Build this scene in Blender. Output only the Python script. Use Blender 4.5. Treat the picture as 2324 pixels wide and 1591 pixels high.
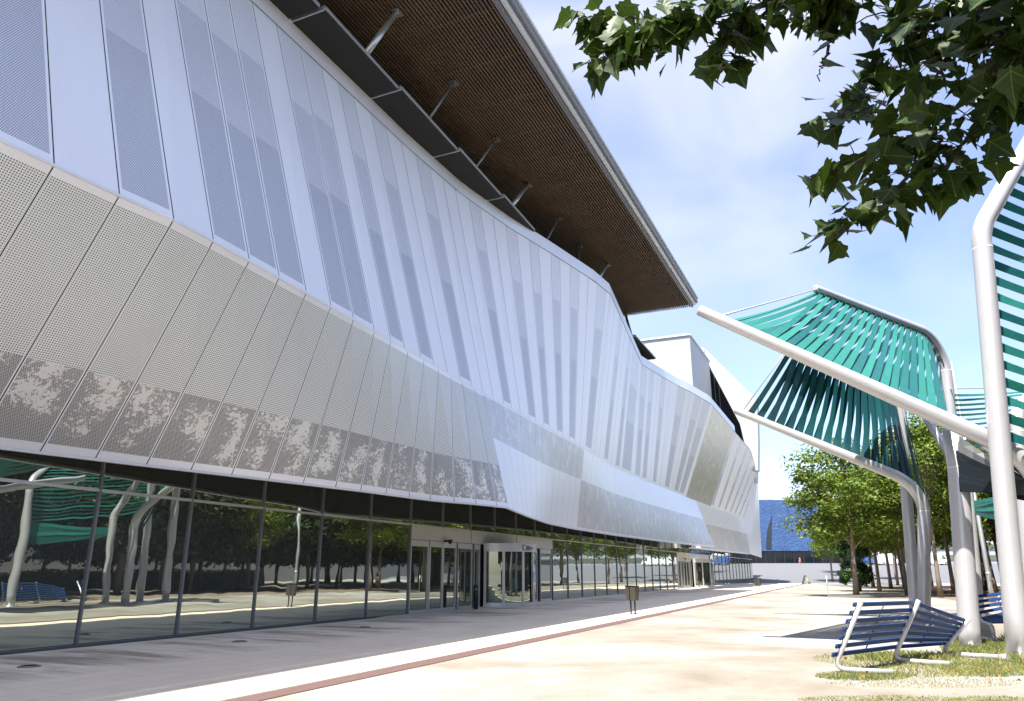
import bpy, bmesh, math, random
import numpy as np
from mathutils import Vector, Matrix
for o in list(bpy.data.objects): bpy.data.objects.remove(o)
SC = bpy.context.scene; COL = SC.collection
PI = math.pi
# ------------------------------------------------------------------ camera, sky, sun, exposure
CAM_Z = 1.65; PITCH = math.radians(16.528)
cd = bpy.data.cameras.new('camera'); cam = bpy.data.objects.new('camera', cd); COL.objects.link(cam)
cam.location = (0, 0, CAM_Z); cam.rotation_euler = (PI/2 + PITCH, 0, 0)
cd.sensor_width = 36; cd.lens = 26.19; cd.clip_end = 3000; cd.clip_start = 0.05
SC.camera = cam
SUN = Vector((-0.259, -0.453, 1.0)).normalized()
SUN_EL = math.asin(SUN.z); SUN_ROT = math.atan2(SUN.x, SUN.y)
W_ = bpy.data.worlds.new('World'); SC.world = W_; W_.use_nodes = True
wt = W_.node_tree; wt.nodes.clear()
wo = wt.nodes.new('ShaderNodeOutputWorld'); wb = wt.nodes.new('ShaderNodeBackground')
sky = wt.nodes.new('ShaderNodeTexSky'); sky.sky_type = 'NISHITA'; sky.sun_disc = False
sky.sun_elevation = SUN_EL; sky.sun_rotation = SUN_ROT; sky.air_density = 1.0; sky.dust_density = 0.9; sky.ozone_density = 2.2
SKY_STRENGTH = 0.125
wb.inputs['Strength'].default_value = SKY_STRENGTH
tc = wt.nodes.new('ShaderNodeTexCoord'); mp = wt.nodes.new('ShaderNodeMapping')
mp.inputs['Scale'].default_value = (1.2, 1.2, 1.9); mp.inputs['Rotation'].default_value = (0.2, 0.35, 0.5)
nz = wt.nodes.new('ShaderNodeTexNoise'); nz.inputs['Scale'].default_value = 2.3; nz.inputs['Detail'].default_value = 5; nz.inputs['Roughness'].default_value = 0.45; nz.inputs['Distortion'].default_value = 0.35
rp = wt.nodes.new('ShaderNodeValToRGB'); rp.color_ramp.elements[0].position = 0.34; rp.color_ramp.elements[1].position = 0.74
rp.color_ramp.elements[0].color = (0, 0, 0, 1); rp.color_ramp.elements[1].color = (1, 1, 1, 1)
sx = wt.nodes.new('ShaderNodeSeparateXYZ')
mr = wt.nodes.new('ShaderNodeMapRange'); mr.inputs[1].default_value = 0.18; mr.inputs[2].default_value = 0.62; mr.inputs[3].default_value = 0.25; mr.inputs[4].default_value = 1.0
mm = wt.nodes.new('ShaderNodeMath'); mm.operation = 'MULTIPLY'
mx = wt.nodes.new('ShaderNodeMixRGB'); mx.inputs[2].default_value = (3.6, 3.65, 4.2, 1)
wt.links.new(tc.outputs['Generated'], mp.inputs['Vector']); wt.links.new(mp.outputs[0], nz.inputs['Vector'])
wt.links.new(nz.outputs['Fac'], rp.inputs[0]); wt.links.new(tc.outputs['Generated'], sx.inputs[0]); wt.links.new(sx.outputs[2], mr.inputs[0])
wt.links.new(rp.outputs[0], mm.inputs[0]); wt.links.new(mr.outputs[0], mm.inputs[1]); wt.links.new(mm.outputs[0], mx.inputs[0])
tn = wt.nodes.new('ShaderNodeMixRGB'); tn.blend_type = 'MULTIPLY'; tn.inputs[0].default_value = 1; tn.inputs[2].default_value = (0.93, 0.885, 0.95, 1)
wt.links.new(sky.outputs[0], tn.inputs[1]); wt.links.new(tn.outputs[0], mx.inputs[1]); wt.links.new(mx.outputs[0], wb.inputs['Color']); wt.links.new(wb.outputs[0], wo.inputs[0])
sd = bpy.data.lights.new('sun', 'SUN'); sd.energy = 4.9; sd.angle = math.radians(0.53); sd.color = (1.0, 0.955, 0.88)
so = bpy.data.objects.new('sun', sd); COL.objects.link(so); so.rotation_euler = SUN.to_track_quat('Z', 'Y').to_euler(); so.location = (0, 0, 60)
SC.view_settings.view_transform = 'Standard'; SC.view_settings.look = 'None'; SC.view_settings.gamma = 1
SC.view_settings.exposure = 1.40
SC.render.engine = 'CYCLES'
SC.cycles.max_bounces = 7; SC.cycles.diffuse_bounces = 3; SC.cycles.glossy_bounces = 4; SC.cycles.transmission_bounces = 4; SC.cycles.transparent_max_bounces = 6

# ------------------------------------------------------------------ frames of reference
TH = math.radians(24.3)
UX = Vector((math.sin(TH), math.cos(TH), 0)); VX = Vector((math.cos(TH), -math.sin(TH), 0)); R0 = Vector((-9.71, 18.23, 0))
def W(u, v, z): return R0 + UX*u + VX*v + Vector((0, 0, z))        # hall frame: along the wall, out from the wall, up
def ray(x, y):
    a = (x-1161.5)/1690.; b = (795.5-y)/1690.; c, s = math.cos(PITCH), math.sin(PITCH)
    return Vector((a, c-b*s, s+b*c))
def ground(x, y, z=0.0):
    d = ray(x, y); return Vector((0, 0, CAM_Z)) + d*((z-CAM_Z)/d.z)
def at(x, y, Y):
    d = ray(x, y); return Vector((0, 0, CAM_Z)) + d*(Y/d.y)
def gz(Y): return 0.0 if Y < 115 else min((Y-115)*0.05, 3.55)
def interp(u, t, k): return float(np.interp(u, [r[0] for r in t], [r[k] for r in t]))

# ------------------------------------------------------------------ object helpers
def tag(o, label=None, cat=None, group=None, kind=None):
    if label: o['label'] = label
    if cat: o['category'] = cat
    if group: o['group'] = group
    if kind: o['kind'] = kind
    return o
def empty(name, loc, label, cat, group=None, rz=0):
    o = bpy.data.objects.new(name, None); COL.objects.link(o); o.location = loc; o.rotation_euler = (0, 0, rz); o.empty_display_size = 0.3
    return tag(o, label, cat, group)
class MB:
    def __init__(s): s.v = []; s.f = []; s.m = []; s.uv = []; s.sm = []
    def face(s, pts, mat=0, uv=None, smooth=False):
        i = len(s.v); s.v += [tuple(p) for p in pts]; n = len(pts); s.f.append(tuple(range(i, i+n))); s.m.append(mat); s.sm.append(smooth)
        s.uv += list(uv) if uv else [(0, 0)]*n
    def box(s, c, size, rz=0, mat=0, axes=None):
        c = Vector(c)
        if axes is None:
            ca, sa = math.cos(rz), math.sin(rz); axes = (Vector((ca, sa, 0)), Vector((-sa, ca, 0)), Vector((0, 0, 1)))
        a, b, d = [ax*(h/2) for ax, h in zip(axes, size)]
        s.hexa([c-a-b-d, c+a-b-d, c+a+b-d, c-a+b-d, c-a-b+d, c+a-b+d, c+a+b+d, c-a+b+d], mat)
    def hexa(s, p, mat=0):
        i = len(s.v); s.v += [tuple(q) for q in p]
        for q in ((3, 2, 1, 0), (4, 5, 6, 7), (0, 1, 5, 4), (1, 2, 6, 5), (2, 3, 7, 6), (3, 0, 4, 7)):
            s.f.append(tuple(i+k for k in q)); s.m.append(mat); s.sm.append(False); s.uv += [(0, 0), (1, 0), (1, 1), (0, 1)]
    def bar(s, p, q, w, h, mat=0, up=(0, 0, 1)):
        p = Vector(p); q = Vector(q); d = q-p; L = d.length; x = d/L; y = Vector(up).cross(x)
        if y.length < 1e-4: y = Vector((1, 0, 0)).cross(x)
        y.normalize(); z = x.cross(y); s.box((p+q)/2, (L, w, h), axes=(x, y, z), mat=mat)
    def tube(s, pts, r, n=14, mat=0, caps=True):
        pts = [Vector(p) for p in pts]; rs = r if isinstance(r, (list, tuple)) else [r]*len(pts)
        i0 = len(s.v); t0 = None; nrm = None
        for k, p in enumerate(pts):
            t = (pts[min(k+1, len(pts)-1)] - pts[max(k-1, 0)]).normalized()
            if nrm is None:
                nrm = t.orthogonal().normalized()
            else:
                nrm = (nrm - t*nrm.dot(t)).normalized()
            b = t.cross(nrm)
            for j in range(n):
                a = 2*PI*j/n; s.v.append(tuple(p + (nrm*math.cos(a) + b*math.sin(a))*rs[k]))
        for k in range(len(pts)-1):
            for j in range(n):
                a = i0+k*n+j; b_ = i0+k*n+(j+1) % n
                s.f.append((a, b_, b_+n, a+n)); s.m.append(mat); s.sm.append(True); s.uv += [(j/n, k), ((j+1)/n, k), ((j+1)/n, k+1), (j/n, k+1)]
        if caps:
            s.f.append(tuple(i0+j for j in reversed(range(n)))); s.m.append(mat); s.sm.append(False); s.uv += [(0, 0)]*n
            e = i0+(len(pts)-1)*n
            s.f.append(tuple(e+j for j in range(n))); s.m.append(mat); s.sm.append(False); s.uv += [(0, 0)]*n
    def prism(s, poly, d, mat=0):                       # poly: points (ccw seen from outside of the first face), extruded by -d... both caps
        d = Vector(d); a = [Vector(p) for p in poly]; b = [p+d for p in a]; n = len(a)
        s.face(a, mat); s.face(list(reversed(b)), mat)
        for k in range(n): s.face([a[(k+1) % n], a[k], b[k], b[(k+1) % n]], mat)
    def build(s, name, mats, parent=None, bevel=0):
        me = bpy.data.meshes.new(name); me.from_pydata(s.v, [], s.f)
        for m in (mats if isinstance(mats, (list, tuple)) else [mats]): me.materials.append(m)
        me.polygons.foreach_set('material_index', s.m); me.polygons.foreach_set('use_smooth', s.sm)
        uvl = me.uv_layers.new(name='UVMap'); uvl.data.foreach_set('uv', [c for q in s.uv for c in q])
        me.update()
        o = bpy.data.objects.new(name, me); COL.objects.link(o)
        if parent is not None:
            o.parent = parent; o.matrix_parent_inverse = parent_inv(parent)
        if bevel:
            b = o.modifiers.new('bevel', 'BEVEL'); b.width = bevel; b.segments = 2; b.limit_method = 'ANGLE'
        return o
def parent_inv(p):
    m = Matrix.Identity(4); q = p; ch = []
    while q is not None: ch.append(q); q = q.parent
    for q in reversed(ch):
        m = m @ (q.matrix_parent_inverse if q.parent else Matrix.Identity(4)) @ Matrix.LocRotScale(q.location, q.rotation_euler, q.scale)
    return m.inverted()
def copy_tree(o, parent=None):
    c = o.copy(); COL.objects.link(c)
    if parent is not None: c.parent = parent; c.matrix_parent_inverse = o.matrix_parent_inverse.copy()
    for ch in list(o.children): copy_tree(ch, c)
    return c

# ------------------------------------------------------------------ materials
class NT:
    def __init__(s, name):
        s.m = bpy.data.materials.new(name); s.m.use_nodes = True; s.t = s.m.node_tree; s.t.nodes.clear()
        s.out = s.t.nodes.new('ShaderNodeOutputMaterial'); s.p = s.t.nodes.new('ShaderNodeBsdfPrincipled'); s.t.links.new(s.p.outputs[0], s.out.inputs[0])
    def n(s, k, **kw):
        x = s.t.nodes.new(k)
        for a, b in kw.items(): setattr(x, a, b)
        return x
    def l(s, a, b): s.t.links.new(a, b)
    def val(s, i, v):
        s.p.inputs[i].default_value = v if not (isinstance(v, tuple) and len(v) == 3) else (*v, 1)
    def math(s, op, a, b=None, c=None):
        x = s.n('ShaderNodeMath', operation=op)
        for i, q in enumerate((a, b, c)):
            if q is None: continue
            if isinstance(q, (int, float)): x.inputs[i].default_value = q
            else: s.l(q, x.inputs[i])
        return x.outputs[0]
    def mix(s, f, a, b):
        x = s.n('ShaderNodeMixRGB')
        for i, q in enumerate((f, a, b)):
            if isinstance(q, (int, float)): x.inputs[i].default_value = q
            elif isinstance(q, tuple): x.inputs[i].default_value = (*q, 1)
            else: s.l(q, x.inputs[i])
        return x.outputs[0]
    def noise(s, scale, detail=3, rough=0.55, vec=None, dist=0.0):
        x = s.n('ShaderNodeTexNoise'); x.inputs['Scale'].default_value = scale; x.inputs['Detail'].default_value = detail; x.inputs['Roughness'].default_value = rough; x.inputs['Distortion'].default_value = dist
        if vec is not None: s.l(vec, x.inputs['Vector'])
        return x.outputs['Fac']
    def coord(s, w='Object', scale=None):
        x = s.n('ShaderNodeTexCoord').outputs[w]
        if scale:
            m = s.n('ShaderNodeMapping'); m.inputs['Scale'].default_value = scale; s.l(x, m.inputs[0]); x = m.outputs[0]
        return x
    def ramp(s, f, stops):
        x = s.n('ShaderNodeValToRGB'); e = x.color_ramp.elements
        while len(e) < len(stops): e.new(0.5)
        for k, (p, c) in enumerate(stops):
            e[k].position = p; e[k].color = (*c, 1) if isinstance(c, tuple) else (c, c, c, 1)
        s.l(f, x.inputs[0]); return x.outputs[0]
    def bump(s, h, strength=0.3, dist=0.02):
        x = s.n('ShaderNodeBump'); x.inputs['Strength'].default_value = strength; x.inputs['Distance'].default_value = dist
        s.l(h, x.inputs['Height']); s.l(x.outputs[0], s.p.inputs['Normal'])
def simple(name, col, rough=0.5, metal=0.0, vary=0.12, scale=3.0, bump=0.0, spec=None):
    t = NT(name); t.val('Roughness', rough); t.val('Metallic', metal)
    f = t.noise(scale, 5, 0.6, t.coord('Object'))
    a = tuple(c*(1-vary) for c in col); b = tuple(min(1, c*(1+vary)) for c in col)
    t.l(t.mix(f, a, b), t.p.inputs['Base Color'])
    t.l(t.math('MULTIPLY_ADD', f, 0.2, rough-0.1), t.p.inputs['Roughness'])
    if bump: t.bump(t.noise(scale*12, 4, 0.6, t.coord('Object')), bump, 0.01)
    if spec is not None: t.val('Specular IOR Level', spec)
    return t.m
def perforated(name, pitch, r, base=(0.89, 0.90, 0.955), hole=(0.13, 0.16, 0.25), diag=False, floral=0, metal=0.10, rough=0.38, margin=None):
    """aluminium sheet with round holes; UV is in metres"""
    t = NT(name); t.val('Metallic', metal)
    uv = t.coord('UV'); sp = t.n('ShaderNodeSeparateXYZ'); t.l(uv, sp.inputs[0]); x, y = sp.outputs[0], sp.outputs[1]
    X = t.math('DIVIDE', x, pitch); Y = t.math('DIVIDE', y, pitch)
    if diag:
        Y = t.math('MULTIPLY', Y, 1.1547); row = t.math('FLOOR', Y); X = t.math('ADD', X, t.math('MULTIPLY', row, 0.5))
    fx = t.math('SUBTRACT', t.math('FRACT', X), 0.5); fy = t.math('SUBTRACT', t.math('FRACT', Y), 0.5)
    d = t.math('SQRT', t.math('ADD', t.math('MULTIPLY', fx, fx), t.math('MULTIPLY', fy, fy)))
    rad = r/pitch
    if floral:
        big = t.noise(1.25, 2, 0.5, uv, 0.5); small = t.noise(6.5, 5, 0.7, uv, 1.1)
        s_ = t.math('ADD', t.math('MULTIPLY', big, 0.9), t.math('MULTIPLY', small, 0.9))
        if floral > 1.2:
            lx = t.math('SUBTRACT', t.math('FRACT', t.math('MULTIPLY', x, 0.1)), 0.058); ly = t.math('SUBTRACT', y, 4.15)
            q_ = t.math('ADD', t.math('MULTIPLY', t.math('MULTIPLY', lx, lx), 330.0), t.math('MULTIPLY', t.math('MULTIPLY', ly, ly), 1.0))
            s_ = t.math('ADD', t.math('MULTIPLY_ADD', t.noise(13, 4, 0.7, uv, 0.6), 0.9, -0.45), t.math('ADD', s_, t.math('MULTIPLY_ADD', q_, -0.17, 0.12)))
        mk = t.ramp(s_, [(0.975, 0.0), (1.0, 1.0)] if floral > 1.2 else [(0.955, 0.0), (1.0, 1.0)])
        R = t.math('SUBTRACT', rad, t.math('MULTIPLY', mk, rad*0.5*floral))
    else: R = rad
    h = t.math('LESS_THAN', d, R)
    f = t.noise(0.35, 4, 0.6, t.coord('Object')); g = t.noise(1.0, 4, 0.6, t.coord('Object', (2.5, 2.5, 0.12)))
    b0 = t.mix(f, tuple(c*0.95 for c in base), base); b1 = t.mix(t.math('MULTIPLY', g, 0.13), b0, (0.50, 0.49, 0.46))
    t.l(t.mix(h, b1, hole), t.p.inputs['Base Color'])
    t.l(t.math('MULTIPLY', t.math('SUBTRACT', 1.0, h), metal), t.p.inputs['Metallic'])
    t.l(t.math('MULTIPLY_ADD', f, 0.12, rough-0.06), t.p.inputs['Roughness'])
    t.bump(t.noise(0.5, 2, 0.5, t.coord('Object')), 0.12, 0.2)
    return t.m
M = {}
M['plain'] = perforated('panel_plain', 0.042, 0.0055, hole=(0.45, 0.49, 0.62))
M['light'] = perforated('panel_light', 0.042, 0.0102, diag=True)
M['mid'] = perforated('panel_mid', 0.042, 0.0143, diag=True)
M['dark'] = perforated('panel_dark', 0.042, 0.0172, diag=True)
M['goldglint'] = perforated('panel_gold_glint', 0.045, 0.0155, base=(0.74, 0.70, 0.58), diag=True, metal=0.5, rough=0.3, floral=1.0)  # golden glint of grazing sunlight put into the panel colour
M['skirt'] = perforated('skirt_perforated', 0.050, 0.0148, base=(0.79, 0.82, 0.80), hole=(0.045, 0.05, 0.055))
M['floral'] = perforated('skirt_floral', 0.036, 0.0155, base=(0.78, 0.77, 0.73), hole=(0.04, 0.045, 0.048), diag=True, floral=1.5)
M['faint'] = perforated('skirt_floral_fine', 0.036, 0.0119, base=(0.76, 0.76, 0.76), hole=(0.22, 0.23, 0.24), diag=True, floral=0.9, metal=0.35)
M['skirtplain'] = perforated('skirt_smooth', 0.05, 0.006, base=(0.83, 0.85, 0.90), hole=(0.55, 0.55, 0.6), metal=0.2, rough=0.33)
M['trim'] = simple('aluminium_trim', (0.72, 0.72, 0.73), 0.4, 0.3, 0.06, 0.6)
M['parapet'] = simple('parapet_aluminium', (0.80, 0.825, 0.90), 0.42, 0.3, 0.05, 0.4)
M['void'] = simple('dark_cavity', (0.02, 0.02, 0.022), 0.8)
M['mullion'] = simple('mullion_grey', (0.20, 0.205, 0.22), 0.45, 0.4)
M['steel'] = simple('door_aluminium', (0.60, 0.60, 0.60), 0.35, 0.5, 0.06)
M['lintel'] = simple('lintel_panel', (0.60, 0.58, 0.52), 0.5, 0.1, 0.06, 0.7)
M['black'] = simple('black_metal', (0.015, 0.015, 0.017), 0.4)
M['slat'] = simple('soffit_slat', (0.155, 0.105, 0.07), 0.65, 0.0, 0.45, 0.7)
M['soffitback'] = simple('soffit_backing', (0.018, 0.014, 0.011), 0.9)
M['concrete'] = simple('dark_concrete', (0.055, 0.055, 0.05), 0.85, 0.0, 0.25, 1.5, 0.2)
M['plate'] = simple('dark_plate', (0.011, 0.0105, 0.009), 0.8, 0, 0.3, 0.8)
M['galv'] = simple('galvanised_steel', (0.50, 0.52, 0.52), 0.35, 0.7, 0.12, 2.0)
M['white'] = simple('white_cladding', (0.40, 0.41, 0.43), 0.5, 0.05, 0.03, 0.3)
def glass_mat(name, tint, wav, ior=2.1, metal=0.0):
    t = NT(name); t.val('Base Color', tint); t.val('Roughness', 0.0); t.val('IOR', ior); t.val('Specular IOR Level', 0.5)
    t.val('Metallic', metal)
    t.bump(t.noise(0.55, 2, 0.5, t.coord('Object')), wav, 0.05)
    return t.m
M['glass'] = glass_mat('storefront_glass', (0.42, 0.46, 0.41), 0.09, 2.0, 0.9)
M['glassdoor'] = glass_mat('door_glass', (0.20, 0.24, 0.20), 0.04, 2.0, 0.8)
# tubes of the canopies: satin painted steel
t = NT('canopy_tube'); t.val('Metallic', 0.4); f = t.noise(1.6, 6, 0.65, t.coord('Object')); g = t.noise(14, 5, 0.7, t.coord('Object', (1, 1, 0.3)))
c0 = t.mix(f, (0.50, 0.50, 0.52), (0.60, 0.595, 0.59)); sc = t.ramp(g, [(0.63, 0.0), (0.72, 1.0)])
t.l(t.mix(t.math('MULTIPLY', sc, 0.18), c0, (0.25, 0.25, 0.24)), t.p.inputs['Base Color']); t.l(t.math('MULTIPLY_ADD', f, 0.18, 0.26), t.p.inputs['Roughness'])
M['tube'] = t.m
def strap_mat(name, c1, c2, trans):
    t = NT(name); t.val('Roughness', 0.42)
    g = t.n('ShaderNodeObjectInfo'); f = t.noise(3, 4, 0.6, t.coord('Object'))
    col = t.mix(t.math('MULTIPLY_ADD', f, 0.4, t.math('MULTIPLY', g.outputs['Random'], 0.6)), c1, c2)
    t.l(col, t.p.inputs['Base Color'])
    tr = t.n('ShaderNodeBsdfTranslucent'); t.l(col, tr.inputs[0])
    mx = t.n('ShaderNodeMixShader'); mx.inputs[0].default_value = trans
    t.l(t.p.outputs[0], mx.inputs[1]); t.l(tr.outputs[0], mx.inputs[2]); t.l(mx.outputs[0], t.out.inputs[0])
    return t.m
M['strap'] = strap_mat('green_strap', (0.008, 0.11, 0.14), (0.05, 0.38, 0.29), 0.42)
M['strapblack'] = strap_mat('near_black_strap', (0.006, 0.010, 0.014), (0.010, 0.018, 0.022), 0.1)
M['strapshaded'] = strap_mat('shaded_strap', (0.006, 0.04, 0.07), (0.016, 0.13, 0.13), 0.3)  # darker copy of the strap colour, carrying the shadow of the other sheet
M['slatblue'] = simple('bench_blue_slat', (0.014, 0.045, 0.15), 0.5, 0.0, 0.2, 4.0, 0, 0.2)
M['slatend'] = simple('bench_slat_end', (0.10, 0.22, 0.5), 0.5)
def leaf_mat(name, c1, c2, c3, trans=0.3, rough=0.5):
    t = NT(name); t.val('Roughness', rough); t.val('Specular IOR Level', 0.3)
    g = t.n('ShaderNodeNewGeometry'); f = t.noise(0.5, 3, 0.6, t.coord('Object'))
    k = t.math('ADD', t.math('MULTIPLY', g.outputs['Random Per Island'], 0.6), t.math('MULTIPLY', f, 0.4))
    col = t.ramp(k, [(0.2, c1), (0.55, c2), (0.85, c3)]); t.l(col, t.p.inputs['Base Color'])
    tr = t.n('ShaderNodeBsdfTranslucent'); t.l(t.mix(0.5, col, c3), tr.inputs[0])
    mx = t.n('ShaderNodeMixShader'); mx.inputs[0].default_value = trans
    t.l(t.p.outputs[0], mx.inputs[1]); t.l(tr.outputs[0], mx.inputs[2]); t.l(mx.outputs[0], t.out.inputs[0])
    return t.m
M['leaf'] = leaf_mat('park_leaf', (0.045, 0.10, 0.014), (0.115, 0.18, 0.02), (0.22, 0.26, 0.028))
M['leafdark'] = leaf_mat('conifer_leaf', (0.022, 0.06, 0.018), (0.04, 0.095, 0.022), (0.075, 0.13, 0.03), 0.2)
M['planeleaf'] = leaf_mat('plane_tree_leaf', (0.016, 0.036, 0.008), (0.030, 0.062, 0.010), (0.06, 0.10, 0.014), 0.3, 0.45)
def veined(m):
    t = NT.__new__(NT); t.m = m; t.t = m.node_tree; P_ = [q for q in t.t.nodes if q.type == 'BSDF_PRINCIPLED'][0]; t.p = P_
    src = P_.inputs['Base Color'].links[0].from_socket; sp = t.n('ShaderNodeSeparateXYZ'); t.l(t.coord('UV'), sp.inputs[0]); ax_ = t.math('ABSOLUTE', sp.outputs[0]); y = sp.outputs[1]
    mid = t.math('LESS_THAN', ax_, 0.014); l1 = t.math('LESS_THAN', t.math('ABSOLUTE', t.math('SUBTRACT', t.math('ADD', y, 0.36), t.math('MULTIPLY', ax_, 0.65))), 0.013)
    l2 = t.math('LESS_THAN', t.math('ABSOLUTE', t.math('FRACT', t.math('MULTIPLY', t.math('SUBTRACT', y, t.math('MULTIPLY', ax_, 0.8)), 5.5))), 0.06)
    v_ = t.math('MAXIMUM', mid, t.math('MAXIMUM', l1, t.math('MULTIPLY', l2, 0.5)))
    t.l(t.mix(t.math('MULTIPLY', v_, 0.7), src, (0.16, 0.22, 0.06)), P_.inputs['Base Color'])
veined(M['planeleaf'])
M['bark'] = simple('bark', (0.20, 0.16, 0.12), 0.9, 0, 0.3, 5, 0.5)
M['barkdark'] = simple('twig_bark', (0.05, 0.038, 0.03), 0.9, 0, 0.3, 5)
M['binmetal'] = simple('bin_metal', (0.085, 0.08, 0.065), 0.5, 0.4, 0.15, 5)
# ------------------------------------------------------------------ ground
t = NT('sandy_ground'); t.val('Roughness', 0.95); c = t.coord('Object')
a = t.noise(0.16, 5, 0.55, c, 0.6); b = t.noise(1.1, 5, 0.65, c); d = t.noise(34, 3, 0.7, c)
col = t.ramp(t.math('ADD', t.math('MULTIPLY', a, 0.75), t.math('MULTIPLY', b, 0.25)), [(0.37, (0.195, 0.165, 0.125)), (0.49, (0.275, 0.248, 0.21)), (0.60, (0.36, 0.35, 0.335))])
col = t.mix(t.math('MULTIPLY', t.ramp(d, [(0.6, 0.0), (0.78, 1.0)]), 0.35), col, (0.34, 0.29, 0.22))
t.l(col, t.p.inputs['Base Color']); e = t.noise(110, 2, 0.6, c); col = t.mix(t.math('MULTIPLY', t.ramp(e, [(0.58, 0.0), (0.66, 1.0)]), 0.45), col, (0.20, 0.165, 0.125)); t.l(col, t.p.inputs['Base Color']); t.bump(t.math('ADD', d, t.math('MULTIPLY', b, 1.2)), 0.6, 0.02); M['sand'] = t.m
t = NT('pavement_slabs'); t.val('Roughness', 0.8); c = t.coord('UV')
br = t.n('ShaderNodeTexBrick'); br.offset = 0.5; t.l(c, br.inputs['Vector']); br.inputs['Scale'].default_value = 1.0; br.inputs['Mortar Size'].default_value = 0.009; br.inputs['Brick Width'].default_value = 1.2; br.inputs['Row Height'].default_value = 0.6
br.inputs['Color1'].default_value = (0.76, 0.655, 0.51, 1); br.inputs['Color2'].default_value = (0.79, 0.69, 0.55, 1); br.inputs['Mortar'].default_value = (0.52, 0.44, 0.35, 1)
mp_ = t.n('ShaderNodeMapping'); mp_.inputs['Scale'].default_value = (0.16, 1.3, 1); t.l(c, mp_.inputs[0])
mp_.inputs['Scale'].default_value = (1.1, .16, 1); st = t.noise(1.0, 5, 0.7, mp_.outputs[0], 0.25); st2 = t.noise(0.5, 5, 0.6, c)
col = t.mix(t.math('MULTIPLY', t.ramp(st2, [(0.4, 0.0), (0.7, 1.0)]), 0.30), br.outputs[0], (0.55, 0.43, 0.33))
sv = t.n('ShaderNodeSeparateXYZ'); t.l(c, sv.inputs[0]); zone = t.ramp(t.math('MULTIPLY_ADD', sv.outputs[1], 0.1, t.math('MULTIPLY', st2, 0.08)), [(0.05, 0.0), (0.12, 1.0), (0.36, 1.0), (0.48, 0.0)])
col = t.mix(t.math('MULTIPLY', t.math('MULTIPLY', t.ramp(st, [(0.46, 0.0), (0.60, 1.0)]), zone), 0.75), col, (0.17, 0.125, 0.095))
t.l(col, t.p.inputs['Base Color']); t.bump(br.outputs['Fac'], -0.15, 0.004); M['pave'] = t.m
M['brick'] = simple('brown_paving', (0.125, 0.075, 0.065), 0.85, 0, 0.3, 9, 0.3)
M['gravel'] = simple('dark_gravel', (0.075, 0.072, 0.07), 0.95, 0, 0.4, 30, 0.5)
M['plaza'] = simple('plaza_asphalt', (0.135, 0.138, 0.148), 0.9, 0, 0.1, 0.3, 0.2)
M['soil'] = simple('shaded_soil', (0.20, 0.15, 0.11), 0.95, 0, 0.3, 0.6, 0.4)
mb = MB()
n = 24
for i in range(n):
    for j in range(n):
        x0, x1 = -500+1000*i/n, -500+1000*(i+1)/n; y0, y1 = -300+1100*j/n, -300+1100*(j+1)/n
        mb.face([(x0, y0, 0), (x1, y0, 0), (x1, y1, 0), (x0, y1, 0)])
tag(mb.build('ground', M['sand']), 'pale sandy ground of the open forecourt', 'ground', kind='structure')
mb = MB()
us = [-40+4*k for k in range(38)]
for a_, b_ in zip(us[:-1], us[1:]):
    mb.face([W(a_, 8.35, .006), W(b_, 8.35, .006), W(b_, -1.2, .006), W(a_, -1.2, .006)], 0, [(a_, 8.35), (b_, 8.35), (b_, -1.2), (a_, -1.2)])
tag(mb.build('pavement', M['pave']), 'pale slab pavement along the glass front', 'pavement', kind='structure')
mb = MB()
for a_, b_ in zip(us[:-1], us[1:]):
    mb.face([W(a_, 8.86, .010), W(b_, 8.86, .010), W(b_, 8.42, .010), W(a_, 8.42, .010)])
tag(mb.build('paving_strip', M['brick']), 'narrow brown brick strip edging the pavement', 'strip', kind='structure')
GT = [(-40, .35), (0, -.38), (14.8, -.70), (31.4, -.85), (60, -.85), (119, 0)]
vG = lambda u: interp(u, GT, 1)
mb = MB()
gu = [-30, -2.1, 0, 2.92, 5.8, 8.8, 11.8, 13.4]
for a_, b_ in zip(gu[:-1], gu[1:]):
    mb.face([W(a_, vG(a_)+.42, .012), W(b_, vG(b_)+.42-(.42 if b_ == 13.4 else 0), .012), W(b_, vG(b_)-.05, .012), W(a_, vG(a_)-.05, .012)])
tag(mb.build('gravel_border', M['gravel']), 'dark gravel border at the foot of the glass', 'border', kind='structure')
mb = MB()
for (y0, z0), (y1, z1) in (((113, -.06), (115, .02)), ((115, .02), (186, 3.57)), ((186, 3.57), (420, 3.57))):
    for k in range(10):
        xa, xb = -40+k*40, k*40
        mb.face([(xa, y0, z0), (xb, y0, z0), (xb, y1, z1), (xa, y1, z1)])
tag(mb.build('plaza', M['plaza']), 'grey asphalt esplanade rising in the distance', 'plaza', kind='structure')
mb = MB()
rr = random.Random(3)
pts = [W(20, 24, .008), W(33, 22.2, .008), W(50, 20.0, .008), W(66, 18, .008), W(84, 17, .008), W(92, 23, .008), W(96, 80, .008), W(-30, 80, .008), W(-30, 27, .008), W(5, 27, .008)]
mb.face(pts)
tag(mb.build('grove_floor', M['soil']), 'brown earth under the grove', 'ground', kind='structure')

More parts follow.
